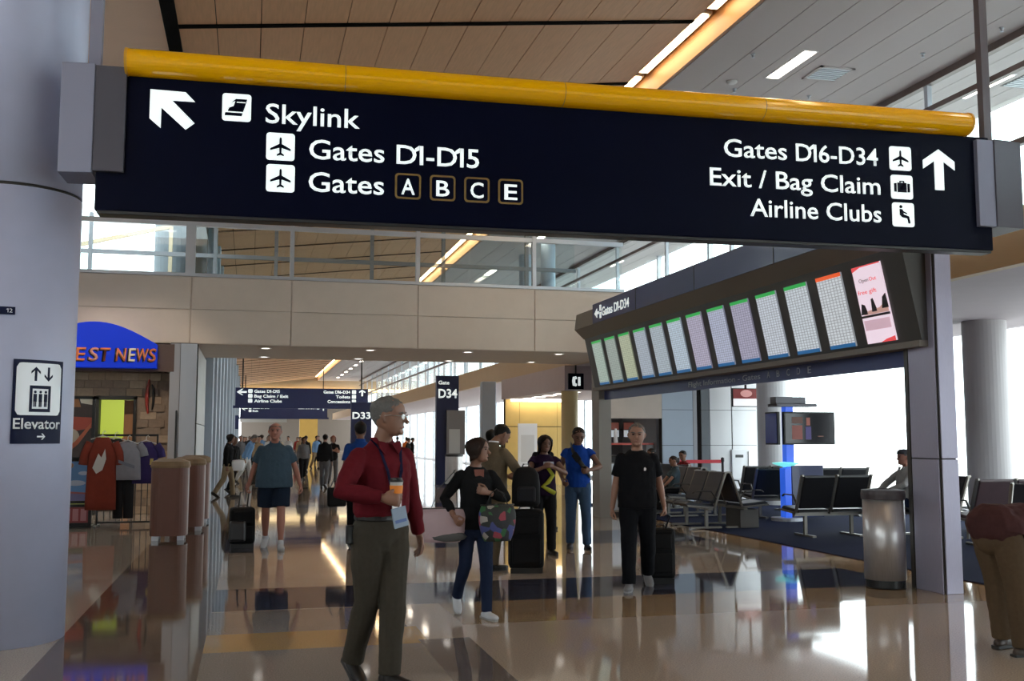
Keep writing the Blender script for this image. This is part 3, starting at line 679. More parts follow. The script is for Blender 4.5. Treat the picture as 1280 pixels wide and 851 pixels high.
MB().box(-.5, -.46, .0, .35, .9, 1.23).box(.46, .5, 0, .35, .9, 1.23).build('upright', M_dark, shl)
gcols = [(.6, .25, .05), (.7, .7, .68), (.15, .2, .5), (.5, .06, .05), (.65, .4, .1), (.3, .3, .32)]
for i in range(7):
    m = mat('goods_%d' % (i % 6), gcols[i % 6], .5)
    tag(MB().lathe([(.055, 0), (.06, .02), (.06, .13), (.045, .16), (.02, .17), (.02, .2)], n=12).build('jar', m, loc=(-3.2 + i * .13, 24.35, .9)), 'small jar in a row on the low shelf inside the shop', 'jar', 'jars on the shop shelf')
for i in range(3):
    bear = MB().ell((0, 0, .12), (.1, .08, .12)).ell((0, -.02, .29), (.075, .07, .07)).ell((-.055, -.02, .35), (.025, .02, .025)).ell((.055, -.02, .35), (.025, .02, .025)).ell((-.09, -.05, .17), (.035, .04, .06)).ell((.09, -.05, .17), (.035, .04, .06))
    tag(bear.build('soft_toy', mat('toy_%d' % i, ((.45, .06, .03), (.5, .26, .06), (.3, .14, .05))[i], .9), smooth=True, loc=(-2.62 + i * .11 - .05, 24.3 - .06 * (i % 2), 1.23)), ('red', 'orange', 'brown')[i] + ' soft toy on the top board inside the shop doorway', 'toy')
# fascia sign
ss = thing('shop_sign', 'bright blue shop sign with arched top and orange letters', 'sign', (-4.35, 22.4, 3.03))
SWID = 2.44
arc = [(0, 0), (SWID, 0), (SWID, .50)] + [(SWID - t * SWID, .50 + .45 * math.sin(math.pi * t) ** 1.0) for t in [i / 24 for i in range(1, 24)]] + [(0, .50)]
MB().prism(arc, lambda u, v, d: V((u, d, v)), 0, .22).build('sign_board', mat('sign_blue', (.0, .025, .55), .35, 0, spec=.25, emit=.15, ecol=(0, .06, .9)), ss, bev=.01)
for ch, x0, x1, m in (('W', .46, .80, 'o'), ('E', .86, 1.07, 'o'), ('S', 1.12, 1.31, 'p'), ('T', 1.34, 1.54, 'o'), ('N', 1.64, 1.85, 'o'), ('E', 1.88, 2.03, 'w'), ('W', 2.05, 2.28, 'o'), ('S', 2.28, 2.43, 'o')):
    text(ch, x0 - .035, x1 - .02, .13, .28, M_dark, ss, y=-.010, bold=.03, shear=.10, depth=.01, name='letter_backing')
    text(ch, x0, x1, .14, .28, {'o': mat('letter_orange', (.62, .17, .06), .4), 'p': mat('letter_pink', (.62, .28, .22), .4), 'w': mat('letter_cream', (.75, .66, .5), .4)}[m], ss, y=-.024, bold=.012, shear=.10, depth=.01)
struct(MB().box(-9, -1.58, 22.62, 23.1, 2.98, 3.56).build('trim_8', mat('brown_fascia', (.075, .042, .032), .5)))
MB().box(-8.5, -4.36, 22.56, 22.62, 3.02, 3.5).build('fascia_board', M_dark, bpy.data.objects['trim_8'])
wo = thing('wall_ornament', 'slim red and black oval ornament on the stone wall', 'ornament', (-2.06, 23.05, 2.12))
MB().tube([(-.05, 0, 0), (-.075, 0, .18), (-.08, 0, .36), (-.065, 0, .55), (-.04, 0, .70)], [.02, .035, .038, .034, .018], n=8).build('red_half', mat('ornament_red', (.28, .03, .02), .4), wo, smooth=True)
MB().tube([(.03, 0, .08), (.05, 0, .2), (.055, 0, .36), (.045, 0, .52), (.02, 0, .6)], [.014, .024, .026, .022, .012], n=8).build('black_half', M_black, wo, smooth=True)
# metal jamb between shop and hall wall
jb = struct(MB().box(-1.66, -1.12, 22.68, 23.2, 0, 3.6).build('trim_9', M_groove))
MB().box(-1.66, -1.46, 22.64, 22.68, .05, 3.58).build('jamb_panel', mat('jamb_grey', (.30, .31, .34), .45, .2), jb); MB().box(-1.45, -1.12, 22.62, 22.66, .05, 3.58).build('jamb_panel', mat('jamb_blue', (.34, .38, .44), .45, .2), jb)
MB().tube([(-1.50, 22.58, .9), (-1.50, 22.58, 2.15)], [.02, .02], n=8).build('pull_bar', M_black, jb)
# poster stand
ps = thing('poster_stand', 'black double poster stand with food and blue sky posters', 'poster stand', (-3.2, 19.85, 0))
for x in (-.05, .43): MB().box(x, x + .05, 0, .08, 0, 2.34).build('upright', M_black, ps)
for z in (.03, .36, .42, 1.17, 1.20, 2.29): MB().box(-.05, .48, 0, .08, z, z + .05).build('cross_bar', M_black, ps)
MB().box(-.15, .50, -.15, .28, 0, .03).build('foot_plate', M_black, ps, bev=.006)
PZ = lambda u, v, d: V((u, d, v))
def poster(name, z0, z1, col, shapes, y=.02):
    p = MB().box(0, .43, .02, .05, z0, z1).build(name, mat(name + '_ground', col, .4), ps)
    for k, (poly, c) in enumerate(shapes):
        MB().prism([(.43 * u, z0 + (z1 - z0) * v) for u, v in poly], PZ, .012 - k * .001, .021).build('print', mat('print_%d' % (hash(c) % 100000), c, .4), p)
    return p
def oval(cx, cy, rx, ry, n=18): return [(cx + rx * math.cos(2 * math.pi * i / n), cy + ry * math.sin(2 * math.pi * i / n)) for i in range(n)]
poster('food_poster', 1.25, 2.29, (.05, .025, .02), [([(0, .86), (.55, .86), (.45, 1), (0, 1)], (.35, .14, .05)), ([(.55, .93), (1, .9), (1, 1), (.5, 1)], (.65, .6, .5)), ([(0, .42), (1, .5), (1, .68), (0, .7)], (.42, .06, .03)), (oval(.2, .33, .34, .16), (.50, .42, .33)), ([(.05, .06), (.5, .22), (.95, .5), (1, .6), (.8, .5), (.4, .28), (.0, .12)], (.5, .12, .05)), (oval(.82, .14, .08, .045), (.45, .44, .42)), (oval(.82, .14, .05, .028), (.05, .04, .04))])
poster('sky_poster', .47, 1.17, (.10, .26, .56), [(oval(.45, .45, .4, .07), (.45, .55, .72)), (oval(.75, .7, .2, .05), (.48, .58, .75)), (oval(.2, .9, .16, .08), (.38, .22, .13)), ([(0, 0), (1, 0), (1, .16), (.5, .2), (0, .24)], (.16, .15, .33)), ([(0, .2), (1, .16), (1, .2), (0, .25)], (.35, .1, .12))])
poster('red_leaflets', .08, .36, (.30, .05, .06), [([(.08 + .31 * i, .12), (.3 + .31 * i, .12), (.3 + .31 * i, .88), (.08 + .31 * i, .88)], (.5, .22, .25)) for i in range(3)])
# clothes rack and garments on hangers
cr = thing('clothes_rack', 'black floor rack with a grille carrying shop shirts', 'clothes rack', (-2.2, 19.9, 0))
for x in (-.45, .55): MB().box(x, x + .03, 0, .03, 0, 1.62).build('upright', M_black, cr); MB().box(x - .01, x + .04, -.3, .3, 0, .03).build('foot', M_black, cr)
MB().box(-.52, .58, 0, .03, 1.62, 1.66).build('top_rail', M_black, cr)
MB().box(-.45, .6, .0, .03, .06, .09).box(-.45, .6, .0, .03, .95, .98).build('grille_rail', M_black, cr)
for k in range(10): MB().box(-.43 + k * .105, -.415 + k * .105, .005, .025, .08, .96).build('grille_bar', M_black, cr)
def garment(name, label, x, y, z, col, w, h, sleeves=True, motif=None, pants=False):
    m = mat('cloth_' + name + '_%d' % int(x * 100), col, .9, 0, 12, .15)
    t = thing(name, label, 'garment', (x, y, z))
    mb = MB()
    if pants:
        for s in (-1, 1): mb.tube([(s * w * .22, 0, 0), (s * w * .24, 0, -h * .5), (s * w * .25, 0, -h)], [(w * .26, .05), (w * .25, .045), (w * .24, .04)], n=10, round_ends=False)
        mb.box(-w * .48, w * .48, -.05, .05, -.18, .0)
    else:
        n = 18; rings = []
        for i in range(9):
            q = i / 8; hw = w * (.22 + .28 * min(1, q * 5)) if q < .2 else w * (.5 - .02 * math.sin(q * 5))
            rings.append([V((hw * math.cos(2 * math.pi * j / n), (.05 + .035 * q) * math.sin(2 * math.pi * j / n) * (1 + .25 * math.cos(j * 2.2 + i * .5) * q), -h * q)) for j in range(n)])
        mb.loft(rings)
        if sleeves:
            for s in (-1, 1): mb.tube([(s * w * .40, 0, -h * .07), (s * w * .58, 0, -h * .22), (s * w * .63, 0, -h * .38)], [(.075, .05), (.07, .05), (.075, .045)], n=10, round_ends=False)
    mb.build('cloth', m, t, smooth=True)
    MB().tube([(-w * .38, 0, -.03), (0, 0, .03), (w * .38, 0, -.03)], [.012] * 3, n=8).tube([(0, 0, .02), (0, 0, .09), (.03, 0, .12), (.05, 0, .09)], [.006] * 4, n=6).build('hanger', M_wall, t, smooth=True)
    if motif:
        for poly, c in motif: MB().prism(poly, lambda u, v, d: V((u * w, d, -h * (1 - v))), -.105, -.085).build('motif', mat('motif_%d' % (hash(c) % 9999), c, .8), t)
    return t
garment('sports_shirt', 'long red orange jersey with a white motif on the rack', -2.54, 19.6, 1.60, (.20, .028, .014), .50, 1.28, motif=[([(-.28, .58), (-.1, .78), (.0, .72), (.12, .84), (.16, .70), (.05, .55), (-.15, .50)], (.55, .52, .5))])
garment('grey_t_shirt', 'grey t-shirt hanging at a slant on the rack', -2.12, 19.65, 1.52, (.24, .24, .28), .46, .68, motif=[([(-.3, .45), (.3, .3), (.3, .38), (-.3, .53)], (.16, .17, .22))])
garment('black_trousers', 'black trousers hanging low below the grey t-shirt', -2.18, 19.80, 1.05, (.015, .016, .02), .36, .90, pants=True)
garment('purple_shirt', 'deep purple shirt with a small gold badge on the rack', -1.82, 19.78, 1.52, (.03, .018, .11), .44, .75, motif=[([(.18, .45), (.3, .45), (.32, .6), (.2, .6)], (.5, .4, .12))])
garment('black_shirt', 'black shirt behind the red jersey on the rack', -2.36, 19.84, 1.58, (.02, .02, .02), .44, .7)
# rounded terracotta bins by the hall wall
def litter_bin(x, y, label):
    t = thing('litter_bin', label, 'litter bin', (x, y, 0))
    r = rrect(-.28, .28, -.28, .28, .16, 6); rg = lambda k, z: [V((u * k, v * k, z)) for u, v in r]
    MB().loft([rg(1, .07), rg(1, 1.12)]).build('body', mat('terracotta', (.13, .052, .036), .45, 0, 5, .1), t)
    MB().loft([rg(1.03, 1.12), rg(1.06, 1.15), rg(1.0, 1.22), rg(.6, 1.26), rg(.1, 1.265)]).build('lid', mat('tan_lid', (.20, .13, .07), .7, 0, 12, .2, .2), t)
    for i in (-1, 1):
        for j in (-1, 1): MB().box(i * .19 - .05, i * .19 + .05, j * .19 - .05, j * .19 + .05, 0, .07).build('foot', M_alu, t)
litter_bin(-1.20, 17.2, 'nearer rounded terracotta litter bin with tan lid by the left wall')
litter_bin(-1.02, 18.9, 'rounded terracotta litter bin just behind the nearest one')
litter_bin(-1.0, 20.6, 'farthest of the three rounded terracotta litter bins')

# ------------------------------------------------------------------ gate area on the right
M_leather = mat('black_leather', (.012, .012, .014), .36, 0, 8, .15)
M_leather_p = mat('plum_leather', (.075, .045, .05), .4, 0, 8, .15)
M_leather_g = mat('slate_leather', (.018, .022, .034), .33, 0, 8, .15)
M_frame = mat('seat_frame_metal', (.22, .205, .185), .35, .8)
def bench(label, loc, rz, n, double=False, leather=M_leather, box=False):
    t = thing('seat_bench', label, 'bench', (*loc, .012), rz, None)
    W = .62
    rows = (1, -1) if double else (1,)
    for sgn in rows:
        T = lambda x, y, z: V((x, y, z)) if sgn == 1 else V((-x, .54 - y, z))
        def pr(prof, x0, x1, name, m, bev=.012): return MB().prism(prof, lambda y, z, x: T(x, y, z), x0, x1).build(name, m, t, bev=bev)
        for i in range(n):
            x0 = -W * n / 2 + i * W
            pr([(-.50, .40), (-.52, .44), (-.46, .47), (-.2, .445), (.0, .43), (.03, .38), (-.2, .375)], x0 + .035, x0 + W - .035, 'seat', leather)
            pr([(.02, .45), (-.02, .48), (.10, .72), (.20, .97), (.235, .985), (.245, .95), (.16, .72), (.06, .45)], x0 + .035, x0 + W - .035, 'backrest', leather)
        for i in range(n + 1):
            x = -W * n / 2 + i * W
            mb = MB(); mb.bar(T(x, -.50, .41), T(x, .03, .37), .025, .045, (1, 0, 0)); mb.bar(T(x, .0, .36), T(x, .225, .97), .03, .045, (1, 0, 0)); mb.bar(T(x, .20, .97), T(x, .27, .98), .03, .03)
            mb.build('side_frame', M_frame, t)
            if not (double and 0 < i < n):
                MB().tube([T(x, .04, .52), T(x, -.06, .66), T(x, -.36, .66), T(x, -.40, .63)], [(.022, .012)] * 4, n=8).build('armrest', M_dark, t, smooth=True)
        for x in (-W * n / 2 + .2, W * n / 2 - .2):
            MB().bar(T(x, -.06, .36), T(x, -.06, .03), .05, .05).build('leg', M_frame, t); MB().bar(T(x, -.36, .015), T(x, .22, .015), .06, .03).build('foot', M_frame, t)
        MB().bar(T(-W * n / 2, -.06, .35), T(W * n / 2, -.06, .35), .07, .05).build('beam', M_frame, t)
        if box and sgn == -1: MB().box(-.05, W * n / 2 - .1, .54 + .0, .54 + .36, .0, .33).build('power_box', mat('power_box', (.11, .105, .10), .6), t, bev=.01)
    return t
bench('nearest back to back bench of black seats beside the tan border', (7.86, 17.2), R(-90), 2, True, M_leather_g, True)
bench('second back to back bench with a boy seated on it', (8.65, 19.9), R(-90), 2, True, M_leather_g)
bench('row of two black seats seen from behind beside the screens', (9.15, 15.0), R(180), 2)
bench('row of black seats facing the window beyond the seated man', (10.95, 18.75), R(180), 4, False, M_leather)
bench('pair of black seats right behind the screen kiosk', (10.9, 20.4), R(180), 2)
bench('short black bench carrying the man behind the pillar', (10.68, 14.5), R(-90), 2)
bench('plum coloured seats by the right edge, backs towards us', (10.85, 13.0), R(176), 2, False, M_leather_p)
bench('slate grey seats at the right edge just behind the bending person', (9.85, 10.9), R(-60), 2, False, M_leather_g)
# laptop counter-like side table
tb = thing('side_table', 'pale side table between the pillar and plum seats', 'table', (11.35, 14.25, .012))
MB().box(-.45, .45, -.3, .3, .43, .46).build('tabletop', M_white, tb, bev=.006)
for i in (-.38, .38):
    for j in (-.24, .24): MB().bar((i, j, .43), (i * 1.05, j * 1.05, 0), .035, .035).build('leg', M_frame, tb)
tag(MB().box(-.2, .2, -.14, .14, 0, .03).build('folded_newspaper', M_wall, loc=(11.25, 14.2, .472), rz=.3, bev=.004), 'folded white newspaper on the pale side table', 'newspaper')
# television kiosk
kt = thing('television_kiosk', 'blue lit kiosk post with two black televisions back to back', 'kiosk', (10.05, 18.0, .012))
M_kblue = mat('kiosk_blue', (.02, .07, .45), .25, emit=.55, ecol=(.04, .16, .95)); M_kdark = mat('kiosk_dark_blue', (.012, .02, .09), .3, coat=.4)
MB().box(-.02, .14, -.08, .08, .9, 2.3).build('post', M_kblue, kt)
MB().lathe([(.30, 0), (.30, .06)], n=24).build('foot', M_alu, kt); MB().box(-.08, .06, -.10, .10, .06, 1.0).build('lower_cabinet', M_kblue, kt, bev=.01); MB().box(.07, .75, -.10, .10, .06, 1.05).build('lower_cabinet', M_kdark, kt, bev=.01)
MB().lathe([(.05, 1.02), (.24, 1.08), (.26, 1.10), (.05, 1.12)], n=20).build('lit_disc', mat('kiosk_disc', (.2, .6, .6), .3, emit=.9, ecol=(.2, .85, .80)), kt)
MB().box(-.25, .62, -.16, .2, 2.18, 2.24).box(-.25, .4, -.12, .1, 2.24, 2.37).build('top_plate', mat('kiosk_top', (.14, .14, .16), .4, .3), kt, bev=.01)
tv = MB().box(-.12, .98, -.18, -.10, 1.45, 2.08).build('television', M_black, kt, bev=.01)
tv2 = MB().box(-.26, -.20, -.18, .30, 1.45, 2.08).build('television', M_black, kt, bev=.01)
MB().box(-.09, .95, -.184, -.18, 1.48, 2.05).build('display', mat('tv_display', (.01, .01, .012), .15, emit=.15, ecol=(.03, .03, .04)), tv)
def tvp(x0, x1, z0, z1, c, e): MB().box(x0, x1, -.188, -.184, z0, z1).build('picture_area', mat('tv_%d' % int(x0 * 1000 + z0 * 100), c, .4, emit=e), tv)
tvp(.05, .27, 1.55, 1.82, (.22, .05, .035), .2); tvp(.05, .28, 1.86, 1.98, (.10, .03, .015), .2); tvp(.34, .46, 1.55, 1.80, (.05, .03, .16), .2); tvp(.36, .44, 1.82, 1.97, (.28, .07, .045), .2); tvp(.60, .72, 1.60, 1.62, (.15, .05, .03), .2)
MB().box(-.264, -.26, -.16, .28, 1.48, 2.05).build('display', mat('tv_side', (.01, .015, .05), .2, emit=.1, ecol=(.03, .05, .4)), tv2)
# white panel wall with slot, fire hose panel, hanging screen
wg = struct(MB().box(10.0, 10.86, 24.03, 24.2, 0, 3.6).box(11.04, 12.62, 24.03, 24.2, 0, 3.6).build('wall_gate', M_groove))
for x0, x1, m in ((10.0, 10.84, M_wallblue), (11.06, 11.30, mat('slate_strip', (.16, .18, .20), .5)), (11.30, 11.90, M_white), (11.92, 12.62, M_white)):
    for z0, z1 in ((0, 1.405), (1.415, 2.295), (2.305, 3.6)): MB().box(x0 + .006, x1 - .006, 24.0, 24.03, z0, z1).build('wall_panel', m, wg)
hp = thing('hose_cabinet', 'white wall cabinet with grey grille on the white panel wall', 'cabinet', (12.02, 23.95, .55))
MB().box(-.15, .5, 0, .05, 0, .75).build('door', M_white, hp, bev=.01); MB().box(-.05, .16, -.01, 0, .55, .62).build('grille', M_dark, hp); MB().box(.3, .36, -.03, 0, .2, .7).build('handle', M_steel, hp)
htv = thing('hanging_screen', 'small hanging television showing a red picture by the white wall', 'television', (11.9, 23.2, 0))
MB().box(-.37, .37, -.03, .03, 2.36, 2.82).build('casing', M_dark, htv, bev=.006); MB().box(-.02, .02, -.02, .02, 2.8, 3.6).build('hanger_rod', M_dark, htv)
MB().box(-.35, .35, -.034, -.03, 2.56, 2.80).build('picture_area', mat('htv_red', (.1, .02, .02), .4, emit=.4, ecol=(.35, .08, .08)), htv); MB().box(-.35, .35, -.034, -.03, 2.38, 2.56).build('picture_area', mat('htv_white', (.8, .8, .8), .4, emit=.8, ecol=(.9, .92, .95)), htv)
MB().prism(oval(.0, 2.69, .16, .09), PZ, -.038, -.034).build('picture_area', mat('htv_pink', (.4, .2, .2), .4, emit=.6, ecol=(.75, .4, .38)), htv)
# snack counter in the recess
struct(MB().box(8.35, 10.0, 24.0, 24.2, 2.08, 3.6).build('wall_snack_upper', M_beige)); struct(MB().box(9.15, 13.3, 26.6, 26.75, 0, 3.6).build('wall_snack_back', mat('slate_back', (.17, .17, .19), .6)))
struct(MB().box(9.92, 10.0, 24.2, 26.6, 0, 3.6).build('wall_snack_side', mat('slate_back', (.17, .17, .19))))
tag(MB().lathe([(.11, 0), (.11, 3.6)], n=24).build('column', M_alu, loc=(8.27, 23.9, 0)), kind='structure')
sc_ = thing('snack_counter', 'snack counter with a red edged shelf in the grey recess', 'counter', (8.45, 24.25, 0))
MB().box(0, 1.45, 0, .6, 0, 1.05).build('cabinet', mat('counter_grey', (.16, .155, .15), .5), sc_, bev=.01); MB().box(-.02, 1.47, -.04, .62, 1.05, 1.10).build('worktop', M_dark, sc_)
MB().box(0, 1.45, .1, .5, 1.42, 1.45).build('shelf', M_alu, sc_); MB().box(0, 1.45, .08, .1, 1.42, 1.47).build('shelf_edge', mat('edge_red', (.5, .05, .03), .4), sc_); MB().box(0, .03, .1, .5, 1.1, 1.42).box(1.42, 1.45, .1, .5, 1.1, 1.42).build('upright', M_alu, sc_)
for (x, z, nm, lab, c, s) in ((.13, 1.1, 'food_tub', 'yellow food tub below the red edged shelf', (.65, .35, .03), .09), (1.0, 1.1, 'food_tub', 'tan food tub at the far end below the shelf', (.55, .36, .15), .11), (.25, 1.45, 'glass_jar', 'pale jar standing on the red edged shelf', (.5, .55, .6), .08), (.5, 1.45, 'drink_tower', 'tall clear dispenser on the red edged shelf', (.6, .6, .62), .05)):
    h = .38 if nm == 'drink_tower' else .2
    tag(MB().lathe([(s, 0), (s * 1.05, .02), (s, h * .8), (s * .6, h * .92), (s * .6, h)], n=16).build(nm, mat('tub_%d' % int(x * 100), c, .4), loc=(8.45 + x, 24.5, z)), lab, 'container')
for x in (9.30, 9.72):
    t = thing('menu_screen', ('left' if x < 9.5 else 'right') + ' small menu screen with dark picture in the snack recess', 'screen', (x, 25.6, 1.6))
    MB().box(-.16, .16, 0, .05, 0, .42).build('casing', M_dark, t); MB().box(-.14, .14, -.004, 0, .02, .2).build('picture_area', mat('menu_white', (.6, .65, .7), .4, emit=.5), t); MB().box(-.14, .14, -.004, 0, .22, .4).build('picture_area', mat('menu_red', (.25, .08, .06), .4, emit=.3), t); MB().box(-.02, .02, .05, 1.0, .2, .24).build('arm', M_dark, t)
tag(MB().box(0, .6, -.05, .05, 0, .05).build('tube_light', M_downl, loc=(8.55, 24.25, 2.1)), 'short glowing tube light in the snack recess', 'ceiling light')
cbar = thing('red_barrier', 'red barrier ribbon between two dark posts behind the seated boy', 'barrier', (9.9, 22.8, .012))
for x in (0, 1.15): MB().lathe([(.16, 0), (.16, .02), (.03, .04), (.03, 1.0), (.04, 1.02), (.04, 1.1), (.01, 1.12)], c=(x, 0, 0), n=16).build('post', M_dark, cbar)
MB().box(.04, 1.11, -.006, .006, .98, 1.06).build('ribbon', mat('ribbon_red', (.6, .03, .05), .6), cbar)
# gate desk at the far post
gd = thing('gate_desk', 'gate desk with dark top and pale front at the far end of the board', 'desk', (7.25, 20.3, 0))
MB().box(0, .62, 0, .7, .06, 1.08).build('cabinet', mat('desk_pale', (.33, .31, .28), .5, 0, 3, .05), gd, bev=.01); MB().box(-.05, .66, -.06, .76, 1.08, 1.22).build('worktop', M_black, gd, bev=.01); MB().box(.03, .6, .03, .67, 0, .06).build('plinth', M_black, gd)
for x in (.35, .5): MB().box(x, x + .012, -.012, 0, .08, 1.06).build('panel_joint', M_dark, gd)
MB().box(.02, .33, -.01, 0, .1, 1.05).build('steel_panel', M_alu, gd)
# canopy, yellow back wall, yellow column, phone sign
struct(MB().box(8.45, 13.2, 27.2, 34.6, 2.92, 3.6).build('ceiling_canopy', mat('grey_soffit', (.50, .44, .48))))
yw = struct(MB().box(8.45, 10.9, 34.1, 34.3, 0, 2.92).build('wall_yellow', M_groove))
M_yw = mat('yellow_wood', (.62, .44, .14), .55, 0, 3, .1)
for x0, x1 in ((8.46, 8.95), (8.96, 10.3), (10.31, 10.89)):
    for z0, z1 in ((0, 1.98), (2.0, 2.92)): MB().box(x0, x1, 34.06, 34.1, z0, z1 - .005).build('wall_panel', M_yw, yw)
for i, y in enumerate((28.2, 29.4, 30.6, 31.8, 33.0)):
    t = thing('downlight', 'rectangular glowing downlight in the canopy before the yellow wall', 'ceiling light', (9.0, y, 2.92), 0, 'canopy downlights')
    MB().box(-.22, .22, -.22, .22, -.012, 0).build('light_frame', M_white, t); MB().box(-.18, .18, -.18, .18, -.016, -.012).build('diffuser', M_downl, t)
tag(MB().box(8.6, 10.8, 33.75, 33.85, 2.84, 2.92).build('wall_washer', M_lamp), 'bright lamp bar washing the yellow wall from above', 'ceiling light')
nb = thing('notice_board', 'white notice board standing before the yellow wall', 'notice board', (8.68, 33.2, 0))
MB().box(0, .66, 0, .04, .6, 2.08).build('board', M_white, nb, bev=.004); MB().box(.1, .56, -.004, 0, .8, 1.7).build('printed_sheet', mat('sheet_grey', (.62, .62, .62), .6), nb); MB().box(.02, .06, .0, .04, 0, .6).box(.6, .64, 0, .04, 0, .6).build('leg', M_dark, nb); MB().box(-.02, .1, -.2, .24, 0, .02).box(.56, .68, -.2, .24, 0, .02).build('foot', M_dark, nb)
tag(MB().lathe([(.24, 0), (.24, 2.92)], n=32).build('column', mat('yellow_column', (.58, .46, .24), .5), loc=(8.78, 27.8, 0)), kind='structure')
tag(MB().box(-.25, .25, -.2, .2, 0, 3.6).build('column', M_wallblue, loc=(8.2, 35.6, 0), bev=.03), kind='structure')
ph = thing('telephone_sign', 'small square navy telephone sign above the yellow column', 'sign', (8.47, 26.9, 2.93))
MB().box(0, .44, 0, .08, 0, .44).build('sign_panel', M_navy, ph, bev=.006); MB().box(.2, .24, .03, .06, .44, .7).build('hanger_rod', M_dark, ph)
MB().prism([(.12, .10), (.22, .08), (.24, .15), (.19, .17), (.19, .27), (.24, .29), (.22, .36), (.12, .34), (.10, .22)], PZ, -.008, 0).build('receiver_symbol', M_white_sign, ph)
MB().prism([(.27, .1), (.34, .1), (.34, .34), (.27, .34)], PZ, -.008, 0).build('keypad_symbol', M_white_sign, ph)
# ------------------------------------------------------------------ people: one continuous skin surface each, clothes, shoes and hair as child meshes
def fused(mb, name, mats, parent, voxel, smooth=2, fold=0.0, fscale=.12):
    me = mb.mesh('tmp', mats); o = bpy.data.objects.new('tmp', me); COL.objects.link(o)
    md = o.modifiers.new('r', 'REMESH'); md.mode = 'VOXEL'; md.voxel_size = voxel; md.use_smooth_shade = True
    if smooth: s_ = o.modifiers.new('s', 'SMOOTH'); s_.iterations = smooth; s_.factor = .5
    if fold:
        tx = bpy.data.textures.get('folds%g' % fscale) or bpy.data.textures.new('folds%g' % fscale, 'CLOUDS'); tx.noise_scale = fscale; tx.noise_depth = 1
        d = o.modifiers.new('d', 'DISPLACE'); d.texture = tx; d.strength = fold; d.mid_level = .5; d.texture_coords = 'LOCAL'
    dg = bpy.context.evaluated_depsgraph_get(); dg.update()
    m2 = bpy.data.meshes.new_from_object(o.evaluated_get(dg)); m2.name = name
    bpy.data.objects.remove(o); bpy.data.meshes.remove(me)
    m2.polygons.foreach_set('use_smooth', [True] * len(m2.polygons))
    return link(name, m2, parent)

def cloth(name, col, rough=.85, ns=40, na=.15): return mat('fabric_' + name, col, rough, 0, ns, na, .1, spec=.12)
def skin(name, col): return mat('skin_' + name, col, .5, 0, 6, .06)
M_hair_d = mat('hair_dark', (.008, .006, .005), .6, 0, 60, .4, .3, spec=.2)
M_hair_b = mat('hair_brown', (.018, .009, .006), .6, 0, 60, .4, .3, spec=.2)
M_hair_g = mat('hair_grey', (.11, .105, .10), .7, 0, 60, .35, .3, spec=.2)
M_eye = mat('eye_dark', (.02, .015, .015), .2); M_lip = mat('lips', (.30, .12, .10), .5); M_sole = mat('sole_rubber', (.3, .3, .3), .7)

HEADR = [(-.02, .10, .09, -.20), (.04, .19, .17, -.17), (.13, .26, .27, -.10), (.24, .31, .36, -.045), (.36, .335, .41, -.01), (.50, .355, .445, .02), (.64, .37, .465, .03), (.76, .355, .45, .035), (.87, .295, .375, .035), (.95, .19, .25, .03), (.995, .07, .09, .03)]
def head_ring(q, n=22, k=1.0, dz=0):
    z, rx, ry, cy = q
    return [V((rx * k * math.sin(2 * math.pi * j / n), cy - ry * k * math.cos(2 * math.pi * j / n), z + dz)) for j in range(n)]
def head_at(z):
    for a, b in zip(HEADR, HEADR[1:]):
        if a[0] <= z <= b[0]:
            t = (z - a[0]) / (b[0] - a[0]); return tuple(x + (y - x) * t for x, y in zip(a, b))
    return HEADR[-1]

def ik(s, t, l1, l2, hint):
    d = t - s; L = min(d.length, (l1 + l2) * .995); d.normalize()
    a = (l1 * l1 - l2 * l2 + L * L) / (2 * L); h = math.sqrt(max(0, l1 * l1 - a * a))
    n = V(hint) - d * d.dot(V(hint)); n.normalize()
    return s + d * a + n * h, s + d * L

